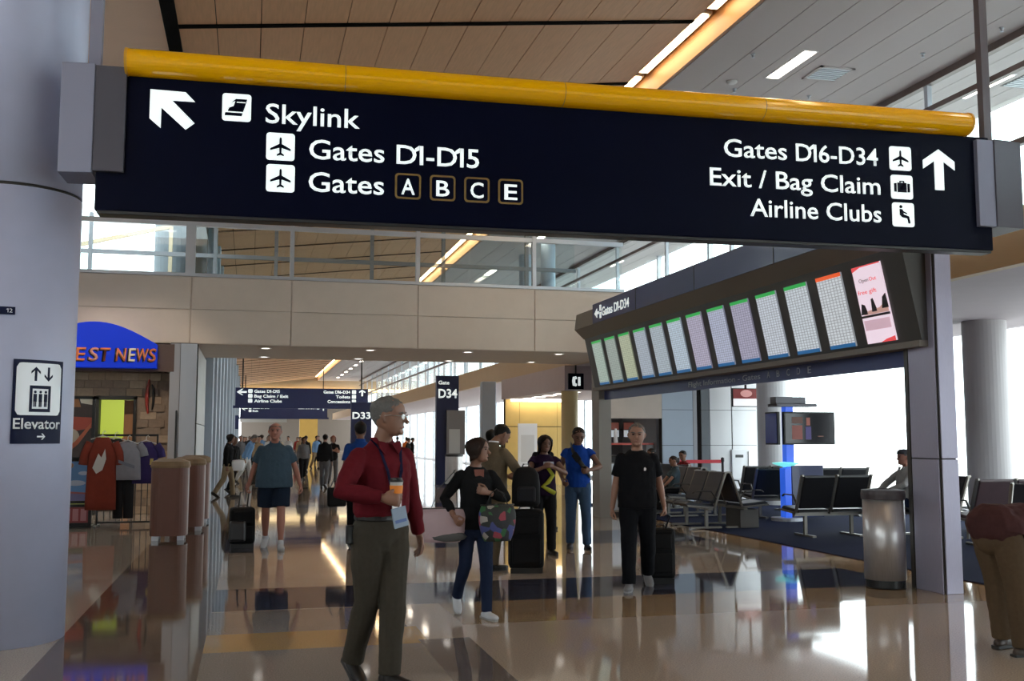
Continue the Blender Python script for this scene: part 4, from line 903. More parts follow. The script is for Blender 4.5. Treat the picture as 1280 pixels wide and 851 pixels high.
def person(label, loc, rz, H=1.75, lean=0, twist=0, head=(0, 0), arms=None, legs=None, skin_m=None, top=None, bottom=None, shoes=None, hair=None,
           build=1.0, belly=0.0, chest=0.0, voxel=.008, group=None, face=True, seat=None, neckline=1.47, name='person', roll=0):
    """forward is local -y; angles in degrees. arms: dict r/l -> (hand target, elbow hint, palm normal, curl); legs: dict r/l -> (thigh swing, knee bend, splay)"""
    k = H / 1.75; root = thing(name, label, 'person', (loc[0], loc[1], 0), R(rz), group)
    W = build
    RT = Matrix.Translation((0, 0, .95)) @ Euler((R(lean), R(roll), R(twist)), 'XYZ').to_matrix().to_4x4() @ Matrix.Translation((0, 0, -.95))
    U = lambda p: RT @ V(p)
    J = {}
    # legs
    hipz = .92
    for sd, sx in (('r', -1), ('l', 1)):
        th, kn, sp = (legs or {}).get(sd, (4, 8, 2))
        hip = V((sx * .088 * (1 + (W - 1) * .5), 0, hipz))
        d1 = V((sx * math.sin(R(sp)), -math.sin(R(th)), -math.cos(R(th)))).normalized()
        d2 = V((sx * math.sin(R(sp)) * .6, -math.sin(R(th - kn)), -math.cos(R(th - kn)))).normalized()
        knee = hip + d1 * .42; ank = knee + d2 * .41
        ft = (legs or {}).get(sd + 'f', None)
        foot_pitch = ft if ft is not None else max(-8, min(50, (kn - th) * .9)) if (kn - th) > 22 else 0
        fd = V((sx * .14, -math.cos(R(foot_pitch)), -math.sin(R(foot_pitch)))).normalized()
        J[sd + 'hip'], J[sd + 'knee'], J[sd + 'ank'], J[sd + 'fd'] = hip, knee, ank, fd
    def sole(sd):
        a, fd = J[sd + 'ank'], J[sd + 'fd']
        return min((a + V((0, 0, -.085))).z, (a + fd * .15 + V((0, 0, -.075))).z)
    dz = -min(sole('r'), sole('l')) if seat is None else seat - hipz
    off = V((0, 0, dz))
    for q in list(J):
        if not q.endswith('fd'): J[q] = J[q] + off
    Uo = lambda p: (U(p) if p[2] > .96 else (V(p) if p[2] < .94 and abs(lean) > 30 else U(p))) + off
    # arms
    for sd, sx in (('r', -1), ('l', 1)):
        sh = Uo((sx * .160 * (.45 + .55 * W), .0, 1.385))
        tgt, hint, palm, curl = (arms or {}).get(sd, ((sx * .24, -.03, .80), (sx * .3, 1, 0), (-sx, 0, 0), .35))
        tgt = V(tgt) / 1.0
        el, wr = ik(sh, tgt, .285, .25, hint)
        J[sd + 'sh'], J[sd + 'el'], J[sd + 'wr'] = sh, el, wr
        J[sd + 'palm'] = V(palm).normalized(); J[sd + 'curl'] = curl
    # head frame
    HS = .232
    hm = Matrix.Translation(Uo((0, -.012, 1.505))) @ (RT.to_3x3().to_4x4() if abs(lean) < 30 else Euler((R(lean * .7), 0, R(twist))).to_matrix().to_4x4()) @ Euler((R(head[1]), 0, R(head[0])), 'XYZ').to_matrix().to_4x4() @ Matrix.Scale(HS, 4) @ Matrix.Translation((0, -.10, .04))
    J['head'] = hm
    S = lambda p: V(p) * k
    hx = (1, 0, 0)
    def tub(mb, pts, rad, hint=hx, n=14, re=True):
        rad = [r if isinstance(r, tuple) else (r, r) for r in rad]
        mb.tube([S(p) for p in pts], [(a * k, b * k) for a, b in rad], hint, n, re)
    def torso_pts(rows): return [Uo((0, y, z)) for z, rx, ry, y in rows], [(rx, ry) for z, rx, ry, y in rows]
    Wt = W; by = -belly * .5
    sk = MB()
    rows = [(.905, .130 * W, .085, .005), (.96, .146 * W, .105, .005), (1.07, .140 * W + belly * .3, .098 + belly * .55, by), (1.22, .155 * W, .112 + belly * .2, by * .4), (1.33, .163 * W, .112, 0), (1.395, .142 * W, .088, .012), (1.445, .085, .068, .016), (1.475, .060, .058, .01)]
    p_, r_ = torso_pts(rows); tub(sk, p_, r_)
    tub(sk, [Uo((0, .012, 1.42)), Uo((0, .0, 1.50)), hm @ V((0, .06, .10)), hm @ V((0, .06, .3))], [.060, .055 + .006 * (W - 1) * 4, .055, .05])
    n = 22
    sk.loft([[S(hm @ p) for p in head_ring(q, n)] for q in HEADR])
    if face:
        g = lambda pts, rad: sk.tube([S(hm @ V(p)) for p in pts], [tuple(x * HS * k for x in (r if isinstance(r, tuple) else (r, r))) for r in rad], (1, 0, 0), 10)
        g([(0, -.40, .55), (0, -.46, .46), (0, -.52, .36)], [(.035, .03), (.045, .04), (.075, .05)])        # nose
        g([(-.13, -.37, .60), (0, -.40, .61), (.13, -.37, .60)], [.045, .05, .045])                          # brow ridge
        g([(-.09, -.36, .10), (0, -.38, .06), (.09, -.36, .10)], [.05, .055, .05])                           # chin
        g([(-.10, -.365, .235), (0, -.405, .235), (.10, -.365, .235)], [.03, .035, .03])                     # mouth
        for s in (-1, 1): g([(s * .36, .03, .56), (s * .39, .05, .48), (s * .36, .0, .36)], [.05, .06, .035])
    for sd in 'rl':
        sh, el, wr = J[sd + 'sh'], J[sd + 'el'], J[sd + 'wr']
        q = .85 + .15 * W
        tub(sk, [sh, sh.lerp(el, .35), sh.lerp(el, .8), el, el.lerp(wr, .25), el.lerp(wr, .7), wr], [.050 * q, .046 * q, .040 * q, .038 * q, .040 * q, .031, (.027, .023)])
        d = (wr - el).normalized(); hd = J.get(sd + 'hd', d); pn = J[sd + 'palm']; pn = (pn - hd * hd.dot(pn)).normalized()
        s = hd.cross(pn) * (1 if sd == 'r' else -1); c = J[sd + 'curl']
        tub(sk, [wr, wr + hd * .035, wr + hd * .085], [(.026, .022), (.036, .019), (.041, .015)], tuple(s))
        J[sd + 'grip'] = wr + hd * .075 + pn * .042
        for i, L in enumerate((.072, .080, .075, .058)):
            b = wr + hd * .082 + s * (.031 - i * .0205); pts = [b]; ang = R(8)
            for j, f in enumerate((.46, .30, .24)):
                ang += R(c * (62, 70, 45)[j]); pts.append(pts[-1] + (hd * math.cos(ang) + pn * math.sin(ang) + s * (.07 - .047 * i)) * L * f)
            tub(sk, pts, [.0098, .0092, .0086, .0072], tuple(s), 8)
        tb = wr + hd * .025 + s * .028; t1 = tb + (hd * .7 + s * .65 + pn * .25 * (1 + c)).normalized() * .042; t2 = t1 + (hd * .85 + s * (.35 - .4 * c) + pn * (.2 + .7 * c)).normalized() * .034; t3 = t2 + (hd * .9 + s * (.1 - .4 * c) + pn * (.2 + .7 * c)).normalized() * .024
        tub(sk, [tb, t1, t2, t3], [.015, .0115, .0105, .0085], tuple(pn), 8)
    for sd in 'rl':
        hip, knee, ank, fd = J[sd + 'hip'], J[sd + 'knee'], J[sd + 'ank'], J[sd + 'fd']
        q = .8 + .2 * W
        tub(sk, [hip + V((0, 0, .02)), hip.lerp(knee, .4), hip.lerp(knee, .85), knee, knee.lerp(ank, .3), knee.lerp(ank, .7), ank, ank + V((0, 0, -.03))], [.076 * q, .074 * q, .057 * q, .054 * q, .056 * q, .041 * q, .035, .035])
        hl = ank + V((0, 0, -.05)) - fd * .04
        tub(sk, [hl, hl + fd * .10, hl + fd * .17], [(.022, .018), (.024, .014), (.022, .010)])
    fused(sk, 'body', skin_m, root, voxel * k, 2)
    # head details
    if face:
        e = MB(); 
        for s in (-1, 1):
            mb = MB(); mb.ell((0, 0, 0), (.058, .03, .03)); mb.v = [tuple(S(hm @ (V(p) + V((s * .145, -.405, .525))))) for p in mb.v]; mb.build('eye', M_eye, root, smooth=True)
            mb = MB(); mb.tube([(s * .06, -.43, .595), (s * .15, -.425, .62), (s * .25, -.36, .60)], [.016, .02, .012], n=6); mb.v = [tuple(S(hm @ V(p))) for p in mb.v]; mb.build('eyebrow', hair[0] if hair else M_hair_g, root, smooth=True)
        mb = MB(); mb.tube([(-.11, -.385, .225), (0, -.44, .23), (.11, -.385, .225)], [.012, .022, .012], n=6); mb.v = [tuple(S(hm @ V(p))) for p in mb.v]; mb.build('mouth', M_lip, root, smooth=True)
    if hair:
        hmz, style = hair
        nn = 28; front, side, back, thick, low = {'short': (.87, .60, .20, .03, 0), 'bob': (.88, .16, -.06, .09, .10), 'long': (.88, .10, -.55, .11, .12), 'bald': (.99, .42, .2, .02, 0), 'receding': (.93, .56, .16, .04, 0), 'bun': (.86, .5, .2, .06, 0)}[style]
        hb = MB(); outer = []
        m_ = 9
        for j in range(nn):
            a = 2 * math.pi * j / nn; f = math.cos(a)       # f = 1 in front
            zl = side + (front - side) * max(0, (f - .45) / .55) ** .6 if f > .45 else side + (back - side) * max(0, (-f + .2) / 1.2) if f < .2 else side
            col_ = []
            for i in range(m_ + 1):
                z = zl + (.998 - zl) * (i / m_) ** .9
                if style == 'bald' and z > .78: z = .78
                q = head_at(max(z, .02)); kk = 1 + thick * (1.25 if z > .6 else 1)
                ex = low if z < .5 else low * max(0, (.9 - z) / .4)
                if z < .24: q = head_at(.24); 
                if z < .24 and f < .45: q = (q[0], q[1], q[2] * .85, q[3] + .02)
                col_.append(V(((q[1] + ex * .8) * kk * math.sin(a), q[3] + .01 - (q[2] + ex * .5) * kk * f * (1.0 if f > 0 else 1.02), z + (.045 if i == m_ else thick * .35 * (i / m_)))))
            outer.append(col_)
        vs = []; fs = []
        for j in range(nn):
            for i in range(m_ + 1): vs.append(S(hm @ outer[j][i]))
        for j in range(nn):
            for i in range(m_ + 1):
                p = outer[j][i]; c0 = V((0, .03, min(p.z, .8))); vs.append(S(hm @ (c0 + (p - c0) * .86)))
        N1 = nn * (m_ + 1)
        for j in range(nn):
            j2 = (j + 1) % nn
            for i in range(m_):
                a, b, c, d = j * (m_ + 1) + i, j2 * (m_ + 1) + i, j2 * (m_ + 1) + i + 1, j * (m_ + 1) + i + 1
                fs.append((a, b, c, d)); fs.append((N1 + d, N1 + c, N1 + b, N1 + a))
            a, b = j * (m_ + 1), j2 * (m_ + 1); fs.append((b, a, N1 + a, N1 + b))
        fs.append([j * (m_ + 1) + m_ for j in range(nn)]); fs.append([N1 + j * (m_ + 1) + m_ for j in range(nn - 1, -1, -1)])
        hb.add(vs, fs)
        if style == 'bun':
            b2 = MB().ell((0, .50, .75), (.2, .17, .2)); hb.add([S(hm @ V(p)) for p in b2.v], b2.f)
        ho = hb.build('hair', hmz, root, smooth=True)
        if face:
            ss = ho.modifiers.new('s', 'SUBSURF'); ss.levels = ss.render_levels = 1
            tx = bpy.data.textures.get('locks') or bpy.data.textures.new('locks', 'CLOUDS'); tx.noise_scale = .022; tx.noise_depth = 2
            dd_ = ho.modifiers.new('d', 'DISPLACE'); dd_.texture = tx; dd_.strength = .016 * k; dd_.mid_level = .45; dd_.texture_coords = 'LOCAL'
    # top garment: kind, material, sleeve fraction, hem height
    if top:
        kind, tm, sleeve, hem, loose = top
        mb = MB(); L = loose; tk = .022 if hem > .99 else 0
        rows = [(hem, .168 * W + L - tk * 1.4 + belly * .35, .122 + L - tk * 1.4 + belly * .5, by * .7), (max(hem + .04, .97), .170 * W + L - tk * .6 + belly * .35, .122 + L - tk * .6 + belly * .6, by * .8), (1.09, .158 * W + L + belly * .3, .112 + L + belly * .62, by), (1.22, .166 * W + L, .122 + L + belly * .25 + chest * .5, by * .4 - chest * .3), (1.33, .174 * W + L * .6, .122 + L * .7 + chest * .3, -chest * .2), (1.395, .155 * W + L * .3, .096 + L * .4, .012), (1.448, .096 + L * .2, .076 + L * .2, .016), (neckline, .072, .066, .012)]
        p_, r_ = torso_pts(rows); tub(mb, p_, r_, n=20, re=False)
        for sd in 'rl':
            sh, el, wr = J[sd + 'sh'], J[sd + 'el'], J[sd + 'wr']
            q = .85 + .15 * W
            pts = [sh, sh.lerp(el, .3), sh.lerp(el, .7), el, el.lerp(wr, .35), el.lerp(wr, .75), el.lerp(wr, .97)]; rad = [.056 * q + L * .2, .056 * q + L * .4, .052 * q + L * .5, .050 * q + L * .4, .048 * q + L * .4, .042 + L * .3, .036 + L * .3]
            tot = [0, .16, .37, .53, .70, .89, 1.0]
            pp = [(p, r) for p, r, t in zip(pts, rad, tot) if t <= sleeve + .001]
            if len(pp) < 2: pp = [(pts[0], rad[0]), (pts[1], rad[1])]
            if sleeve < .9: pp[-1] = (pp[-1][0], pp[-1][1] + .012)
            tub(mb, [x for x, _ in pp], [y for _, y in pp], re=False); mb.ell(S(sh + V((0, 0, -.004))), tuple(v * k for v in (.056 * q + L * .2,) * 3))
        if abs(lean) > 30: mb.ell(S(V((0, .02, .955)) + off), (.195 * W * k, .178 * k, .165 * k))
        fused(mb, kind, tm, root, voxel * 1.1 * k, 3, .016 * k, .09)
        # collar
        cm = MB()
        if kind in ('shirt', 'jacket', 'polo_shirt'):
            cm.loft([[S(Uo((r * math.sin(a), .014 - r * .95 * math.cos(a), z - (.022 if math.cos(a) > .6 else 0)))) for a in [2 * math.pi * j / 24 for j in range(24)]] for r, z in ((.078, 1.452), (.068, 1.497), (.062, 1.497), (.070, 1.452))], caps=False)
            for s in (-1, 1):
                cm.prism([(.012, 1.46), (.075, 1.478), (.078, 1.435), (.05, 1.40)], lambda u, v, d: S(Uo((s * u, d - (1.48 - v) * .35, v))), -.068, -.078)
            cm.build('collar', tm, root, smooth=False)
    if bottom:
        kind, bm2, length, loose = bottom
        mb = MB(); L = loose
        for_waist = [(1.035, .150 * W + belly * .3, .112 + belly * .5, by * .8), (.97, .160 * W + belly * .2, .122 + belly * .3, by * .5), (.90, .165 * W + L * .3, .122 + L * .2, .008), (.845, .150 * W, .108, .010)]
        tilt = lambda y, z: (U((0, y, z)) if z > .95 else V((0, y, z))) + off
        mb.tube([S(tilt(y, z)) for z, a, b, y in for_waist], [(a * k, b * k) for z, a, b, y in for_waist], hx, 20, False)
        for sd in 'rl':
            hip, knee, ank = J[sd + 'hip'], J[sd + 'knee'], J[sd + 'ank']; q = .8 + .2 * W
            pts = [hip + V((0, 0, .0)), hip.lerp(knee, .35), hip.lerp(knee, .8), knee, knee.lerp(ank, .35), knee.lerp(ank, .75), ank + V((0, 0, -.02))]
            rad = [.095 * q + L * .5, .088 * q + L, .070 * q + L, .066 * q + L, .064 * q + L, .056 * q + L, .054 * q + L]
            tot = [0, .18, .40, .51, .68, .88, 1.0]
            pp = [(p, r) for p, r, t in zip(pts, rad, tot) if t <= length + .001]
            if length < .9: pp[-1] = (pp[-1][0], pp[-1][1] + .012)
            tub(mb, [x for x, _ in pp], [y for _, y in pp], re=False)
            mb.ell(S(hip), tuple(v * k for v in (.098 * q + L * .4,) * 3))
        mb.ell(S(V((0, .004, .845)) + off), (.105 * W * k, .108 * k, .085 * k))
        if abs(lean) > 30: mb.ell(S(V((0, .02, .87)) + off), (.165 * W * k, .140 * k, .14 * k))
        fused(mb, kind, bm2, root, voxel * 1.1 * k, 3, .014 * k, .12)
    if shoes:
        for sd in 'rl':
            ank, fd = J[sd + 'ank'], J[sd + 'fd']; up = (V((0, 0, 1)) - fd * fd.z).normalized()
            hl = ank - up * .055 - fd * .055
            mb = MB(); tub(mb, [hl, hl + fd * .07, hl + fd * .15, hl + fd * .22, hl + fd * .255], [(.036, .040), (.040, .046), (.046, .034), (.042, .026), (.028, .018)], (1, 0, 0))
            tub(mb, [ank - up * .05, ank + up * .02], [.043, .042])
            so = fused(mb, 'shoe', shoes[0], root, .008 * k, 2)
            sl_ = MB(); side = fd.cross(up)
            out = [(-.045, -.026), (-.035, -.036), (.06, -.040), (.16, -.047), (.225, -.036), (.262, -.012), (.262, .014), (.225, .036), (.16, .045), (.06, .038), (-.035, .034), (-.045, .026)]
            sl_.prism([(u, v) for u, v in out], lambda u, v, d: S(hl + fd * (u + .0) + side * v - up * (.030 - d)), -.008, .016); sl_.build('sole', shoes[1], so)
    J['k'] = k; J['S'] = S; J['U'] = lambda p: S(Uo(p)); J['root'] = root
    return J
def world(J, p): return J['root'].matrix_basis @ V(p)

def suitcase(label, x, y, rz, w, h, d, col, handle=.0, name='suitcase', wheels=True, tilt=0):
    t = thing(name, label, 'suitcase', (x, y, 0), rz); t.rotation_euler.x = tilt
    m = mat('luggage_%s' % label[:8].replace(' ', '_'), col, .7, 0, 30, .2, .1, spec=.12)
    MB().box(-w / 2, w / 2, -d / 2, d / 2, .05, h).build('body', m, t, bev=min(.05, d * .2))
    MB().box(-w * .40, w * .40, -d / 2 - .035, -d / 2, .12, h * .55).build('front_pocket', m, t, bev=.015)
    MB().box(-w * .36, w * .36, -d / 2 - .025, -d / 2, h * .62, h * .90).build('front_pocket', m, t, bev=.012)
    if handle:
        MB().tube([(-.11, d * .3, h - .02), (-.11, d * .3, h + handle), (.11, d * .3, h + handle), (.11, d * .3, h - .02)], [.011, .013, .013, .011], n=8).build('pull_handle', M_dark, t, smooth=True)
    else: MB().tube([(-.09, 0, h - .01), (-.07, 0, h + .03), (.07, 0, h + .03), (.09, 0, h - .01)], [.011] * 4, n=8).build('carry_handle', M_dark, t, smooth=True)
    if wheels:
        for s in (-1, 1): MB().cyl((s * w * .38 - .015, d * .38, .045), (s * w * .38 + .015, d * .38, .045), .045, n=14).build('wheel', M_black, t)
        MB().box(-w * .45, w * .45, -d * .45, -d * .3, 0, .06).build('stand_foot', M_black, t)
    return t
SK1, SK2, SK3, SK4 = skin('fair', (.30, .15, .10)), skin('tan', (.215, .105, .068)), skin('brown', (.15, .072, .046)), skin('ruddy', (.33, .135, .095))
LEATHER = (mat('shoe_black', (.012, .011, .011), .4), mat('sole_black', (.02, .02, .02), .6))
SNEAK = (mat('sneaker_white', (.50, .52, .56), .6), M_sole)
def band(mb, J, pts, w, t, hint=(0, -1, 0)):
    """a flat strap through points given in the wearer's own frame"""
    mb.tube([J['S'](p) for p in pts], [(w, t)] * len(pts), hint, 8, False)

# man in the dark red shirt, nearest
J = person('man in a dark red shirt striding past with a coffee cup and glasses', (.84, 6.78), 26, 1.86, lean=2, head=(38, 2),
    arms={'r': ((-.16, -.27, 1.14), (-1, .35, -.3), (.7, .6, 0), .72), 'l': ((.34, .06, .85), (.5, 1, 0), (-1, .2, 0), .4)},
    legs={'l': (9, 8, -5), 'r': (-7, 20, -5)}, skin_m=SK2, top=('shirt', cloth('wine', (.10, .007, .012)), 1.0, 1.0, .014), bottom=('trousers', cloth('olive_grey', (.045, .038, .029)), 1.0, .014),
    shoes=LEATHER, hair=(M_hair_g, 'short'), build=1.07, voxel=.0065, belly=.01)
hm, S_, rt = J['head'], J['S'], J['root']
HD = lambda p: S_(hm @ V(p))
gl = MB()
for s in (-1, 1):
    gl.tube([HD((s * .16 + .10 * math.cos(a), -.47 + .03 * abs(s * .16 + .1 * math.cos(a)) * 4, .515 + .07 * math.sin(a))) for a in [2 * math.pi * i / 12 for i in range(13)]], [.0022] * 13, n=6, round_ends=False)
    gl.tube([HD((s * .26, -.42, .53)), HD((s * .37, -.15, .54)), HD((s * .39, .12, .50))], [.0022] * 3, n=6)
gl.tube([HD((-.06, -.47, .53)), HD((.06, -.47, .53))], [.0022] * 2, n=6)
gl.build('glasses', M_steel, rt)
for s in (-1, 1): MB().prism([(s * .16 + .095 * math.cos(a), .515 + .065 * math.sin(a)) for a in [2 * math.pi * i / 12 for i in range(12)]], lambda u, v, d: HD((u, -.468 + .12 * abs(u) - d, v)), 0, .012).build('lens', M_glass, rt)
bl = MB()
ringp = [(.171 * math.cos(a), .126 * math.sin(a)) for a in [2 * math.pi * i / 28 for i in range(29)]]
bl.tube([J['U']((x, y - .004, 1.012)) for x, y in ringp], [(.017, .004)] * 29, (0, 0, 1), 6, False); bl.build('belt', M_black, rt)
ly = MB()
for s in (-1, 1): ly.tube([J['U'](p) for p in ((s * .07, .02, 1.485), (s * .075, -.085, 1.43), (s * .05, -.142, 1.30), (s * .015, -.150, 1.16))], [(.011, .002)] * 4, (1, 0, 0), 6, False)
ly.build('lanyard', mat('lanyard_blue', (.008, .008, .03), .8, spec=.1), rt)
MB().box(-.035, .035, -.003, .003, -.11, 0, Matrix.Translation(J['U']((.01, -.158, 1.155)))).build('badge', M_white, rt)
MB().box(-.03, .03, -.012, .02, -.12, .0, Matrix.Translation(J['U']((-.20, .015, .97)))).build('phone_pouch', M_black, rt, bev=.008)
pk = J['U']((.0, -.14, 1.375))
cup = thing('coffee_cup', 'paper coffee cup with orange sleeve and black lid in his hand', 'cup')
g = world(J, S_(J['rgrip'])); cup.location = g + V((.0, .004, .005))
MB().lathe([(.030, -.03), (.036, .04), (.041, .10), (.042, .105)], n=24).build('cup_body', mat('cup_paper', (.45, .43, .40), .6), cup, smooth=False)
MB().lathe([(.0350, .005), (.0425, .082), (.041, .082), (.034, .005)], n=24).build('cup_sleeve', mat('sleeve_orange', (.75, .22, .02), .6), cup)
MB().lathe([(.044, .103), (.044, .112), (.038, .116), (.036, .128), (.01, .13)], n=24).build('cup_lid', M_black, cup)
bt = thing('folded_papers', 'folded pale blue papers held under the coffee cup', 'papers'); bt.location = g + V((.02, .0, -.115)); bt.rotation_euler = (0, R(-12), R(20))
MB().box(-.045, .055, -.006, .006, -.06, .065).build('sheets', mat('paper_blue', (.25, .31, .40), .6), bt, bev=.002); MB().box(-.035, .045, -.008, -.006, -.03, -.01).build('printed_stripe', mat('paper_stripe', (.1, .15, .35), .6), bt)

# woman with the two bags
J = person('dark haired woman in black cardigan and jeans carrying two bags', (1.98, 9.08), 6, 1.60, head=(48, 0),
    arms={'r': ((-.25, -.10, .98), (-.6, 1, 0), (.9, 0, 0), .7), 'l': ((.045, -.22, 1.21), (1, .3, -.4), (-.2, 1, .2), .8)},
    legs={'l': (10, 6, 0), 'r': (-10, 30, 0)}, skin_m=SK2, top=('cardigan', cloth('black_knit', (.008, .008, .009)), .97, .86, .012), bottom=('jeans', cloth('dark_denim', (.012, .019, .045)), 1.0, .0),
    shoes=SNEAK, hair=(M_hair_b, 'bob'), build=.90, voxel=.0075, chest=.035)
rt = J['root']
MB().prism([(-.05, 1.44), (.05, 1.44), (.028, 1.22), (-.028, 1.22)], lambda u, v, d: J['U']((u, d - .02 - (1.44 - v) * .16, v)), -.088, -.07).build('top_insert', mat('fabric_rust', (.16, .05, .035), .8), rt)
def handbag(name, label, loc, rz, w, h, d, m, straps, motif=()):
    t = thing(name, label, 'bag', loc, R(rz)); rings = []
    for i in range(9):
        q = i / 8; zz = -h + h * q; kx = .52 + .48 * math.sin(math.pi * (.10 + .62 * q)) ** .8; ky = .55 + .55 * math.sin(math.pi * (.18 + .72 * q)) if q < .95 else .45
        rings.append([V((w / 2 * kx * math.copysign(abs(math.cos(a)) ** .8, math.cos(a)), d / 2 * ky * math.copysign(abs(math.sin(a)) ** .8, math.sin(a)), zz - .02 * math.cos(a) ** 2 * (q > .8))) for a in [2 * math.pi * j / 24 for j in range(24)]])
    b = MB().loft(rings).build('bag_body', m, t, smooth=True)
    MB().tube([(w * .46 * math.cos(a), d * .24 * math.sin(a), -.008) for a in [2 * math.pi * j / 24 for j in range(25)]], [.006] * 25, n=6).build('rim', M_dark, t, smooth=True)
    for st in straps: MB().tube(st, [(.011, .004)] * len(st), (0, 1, 0), 8, False).build('strap', M_dark, t, smooth=True)
    for k_, (cx, cz, r1, r2, c) in enumerate(motif):
        mb = MB(); y = -d * .60
        mb.ell((cx, -d * .36 * (1 - (abs(cx) / w) ** 2 * 1.2), cz), (r1, .03, r2), n=10, m=6); mb.build('print_patch', mat('patch_%d_%d' % (int(c[0] * 100), int(c[1] * 100)), c, .8), t, smooth=True)
    return t
wl_ = lambda p: world(J, J['S'](p))
handbag('tote_bag', 'pale pink tote bag with grey base on the woman\'s right side', wl_((-.34, .02, 1.06)), -6, .46, .30, .16, mat('tote_pink', (.40, .29, .31), .7, 0, 12, .1), [[(-.10, -.03, -.01), (-.02, -.05, .18), (.09, -.02, .30), (.12, .02, .33)], [(.14, .03, -.01), (.13, .04, .18), (.11, .03, .33)]], [(.05, -.25, .17, .05, (.07, .07, .07))])
def print_mat():
    m = mat('flower_print', (.02, .022, .022), .7); nt = m.node_tree; N = nt.nodes.new; L = nt.links.new
    tc = N('ShaderNodeTexCoord'); vo = N('ShaderNodeTexVoronoi'); vo.inputs['Scale'].default_value = 17; L(tc.outputs['Object'], vo.inputs['Vector'])
    cr_ = N('ShaderNodeValToRGB'); e = cr_.color_ramp; e.interpolation = 'CONSTANT'
    cols = [(0, (.012, .014, .014)), (.34, (.02, .10, .03)), (.48, (.25, .03, .05)), (.58, (.015, .015, .02)), (.70, (.30, .27, .25)), (.78, (.04, .05, .18)), (.86, (.015, .02, .015))]
    e.elements[0].position = 0; e.elements[0].color = (*cols[0][1], 1); e.elements[1].position = cols[1][0]; e.elements[1].color = (*cols[1][1], 1)
    for p_, c in cols[2:]: q = e.elements.new(p_); q.color = (*c, 1)
    sx = N('ShaderNodeSeparateXYZ'); L(vo.outputs['Color'], sx.inputs[0]); L(sx.outputs[0], cr_.inputs[0]); L(cr_.outputs[0], nt.nodes['Principled BSDF'].inputs['Base Color'])
    return m
handbag('patterned_bag', 'dark flower patterned bag on the woman\'s left side', wl_((.14, -.24, 1.10)), 8, .34, .32, .16, print_mat(), [[(-.10, 0, -.01), (-.06, .01, .09), (.0, .02, .13), (.06, .01, .09), (.10, 0, -.01)]])

# man in the olive suit
J = person('man in an olive brown jacket bending his head over his hands', (2.88, 12.3), 118, 1.80, lean=5, head=(-8, 30),
    arms={'r': ((-.16, -.34, 1.10), (-1, .5, -.4), (.7, .4, .5), .5), 'l': ((.12, -.36, 1.08), (1, .5, -.4), (-.7, .4, .5), .5)}, legs={'l': (3, 4, 1), 'r': (-3, 5, 2)},
    skin_m=SK2, top=('jacket', cloth('olive_jacket', (.13, .10, .066)), .97, .80, .022), bottom=('trousers', cloth('taupe', (.15, .115, .075)), 1.0, .016), shoes=LEATHER, hair=(M_hair_d, 'short'), build=1.06, voxel=.0085, belly=.02)
MB().loft([[J['U']((r * math.sin(a), .014 - r * .95 * math.cos(a), z)) for a in [2 * math.pi * j / 24 for j in range(24)]] for r, z in ((.072, 1.44), (.063, 1.512), (.058, 1.512), (.066, 1.44))], caps=False).build('shirt_collar', M_white, J['root'])
tp = thing('phone', 'dark phone in the hands of the man in the olive jacket', 'phone'); tp.location = world(J, J['S']((J['rgrip'] + J['lgrip']) / 2)); tp.rotation_euler = (R(60), 0, R(118))
MB().box(-.04, .04, -.006, .006, -.07, .07).build('casing', M_dark, tp, bev=.003); MB().box(-.036, .036, -.0075, -.006, -.06, .06).build('display', mat('phone_lit', (.2, .3, .4), .2, emit=.25, ecol=(.3, .45, .6)), tp)

# luggage in front of him
suitcase('big black suitcase standing upright beside the olive jacket man', 3.22, 11.95, R(-12), .42, .74, .27, (.010, .010, .011))
bp_ = thing('backpack', 'black backpack resting on top of the big suitcase', 'backpack', (3.22, 11.95, .775), R(-12))
rings = [[V((.17 * kx * math.copysign(abs(math.cos(a)) ** .7, math.cos(a)), .11 * ky * math.copysign(abs(math.sin(a)) ** .7, math.sin(a)), z)) for a in [2 * math.pi * j / 24 for j in range(24)]] for z, kx, ky in ((0, .85, .8), (.04, 1, 1), (.25, 1, 1), (.38, .9, .85), (.45, .6, .6), (.47, .3, .3))]
MB().loft(rings).build('bag_body', mat('pack_black', (.010, .010, .011), .7, 0, 30, .2, spec=.12), bp_, smooth=True)
MB().box(-.11, .11, -.15, -.09, .05, .24).build('front_pocket', mat('pack_grey', (.02, .02, .024), .7, spec=.12), bp_, bev=.03)
MB().tube([(-.05, -.02, .45), (-.03, -.02, .50), (.03, -.02, .50), (.05, -.02, .45)], [.009] * 4, n=8).build('carry_handle', M_dark, bp_)
for s in (-1, 1): MB().tube([(s * .08, .09, .43), (s * .1, .14, .3), (s * .1, .13, .1), (s * .12, .09, .03)], [(.022, .006)] * 4, (1, 0, 0), 8, False).build('shoulder_strap', M_dark, bp_)

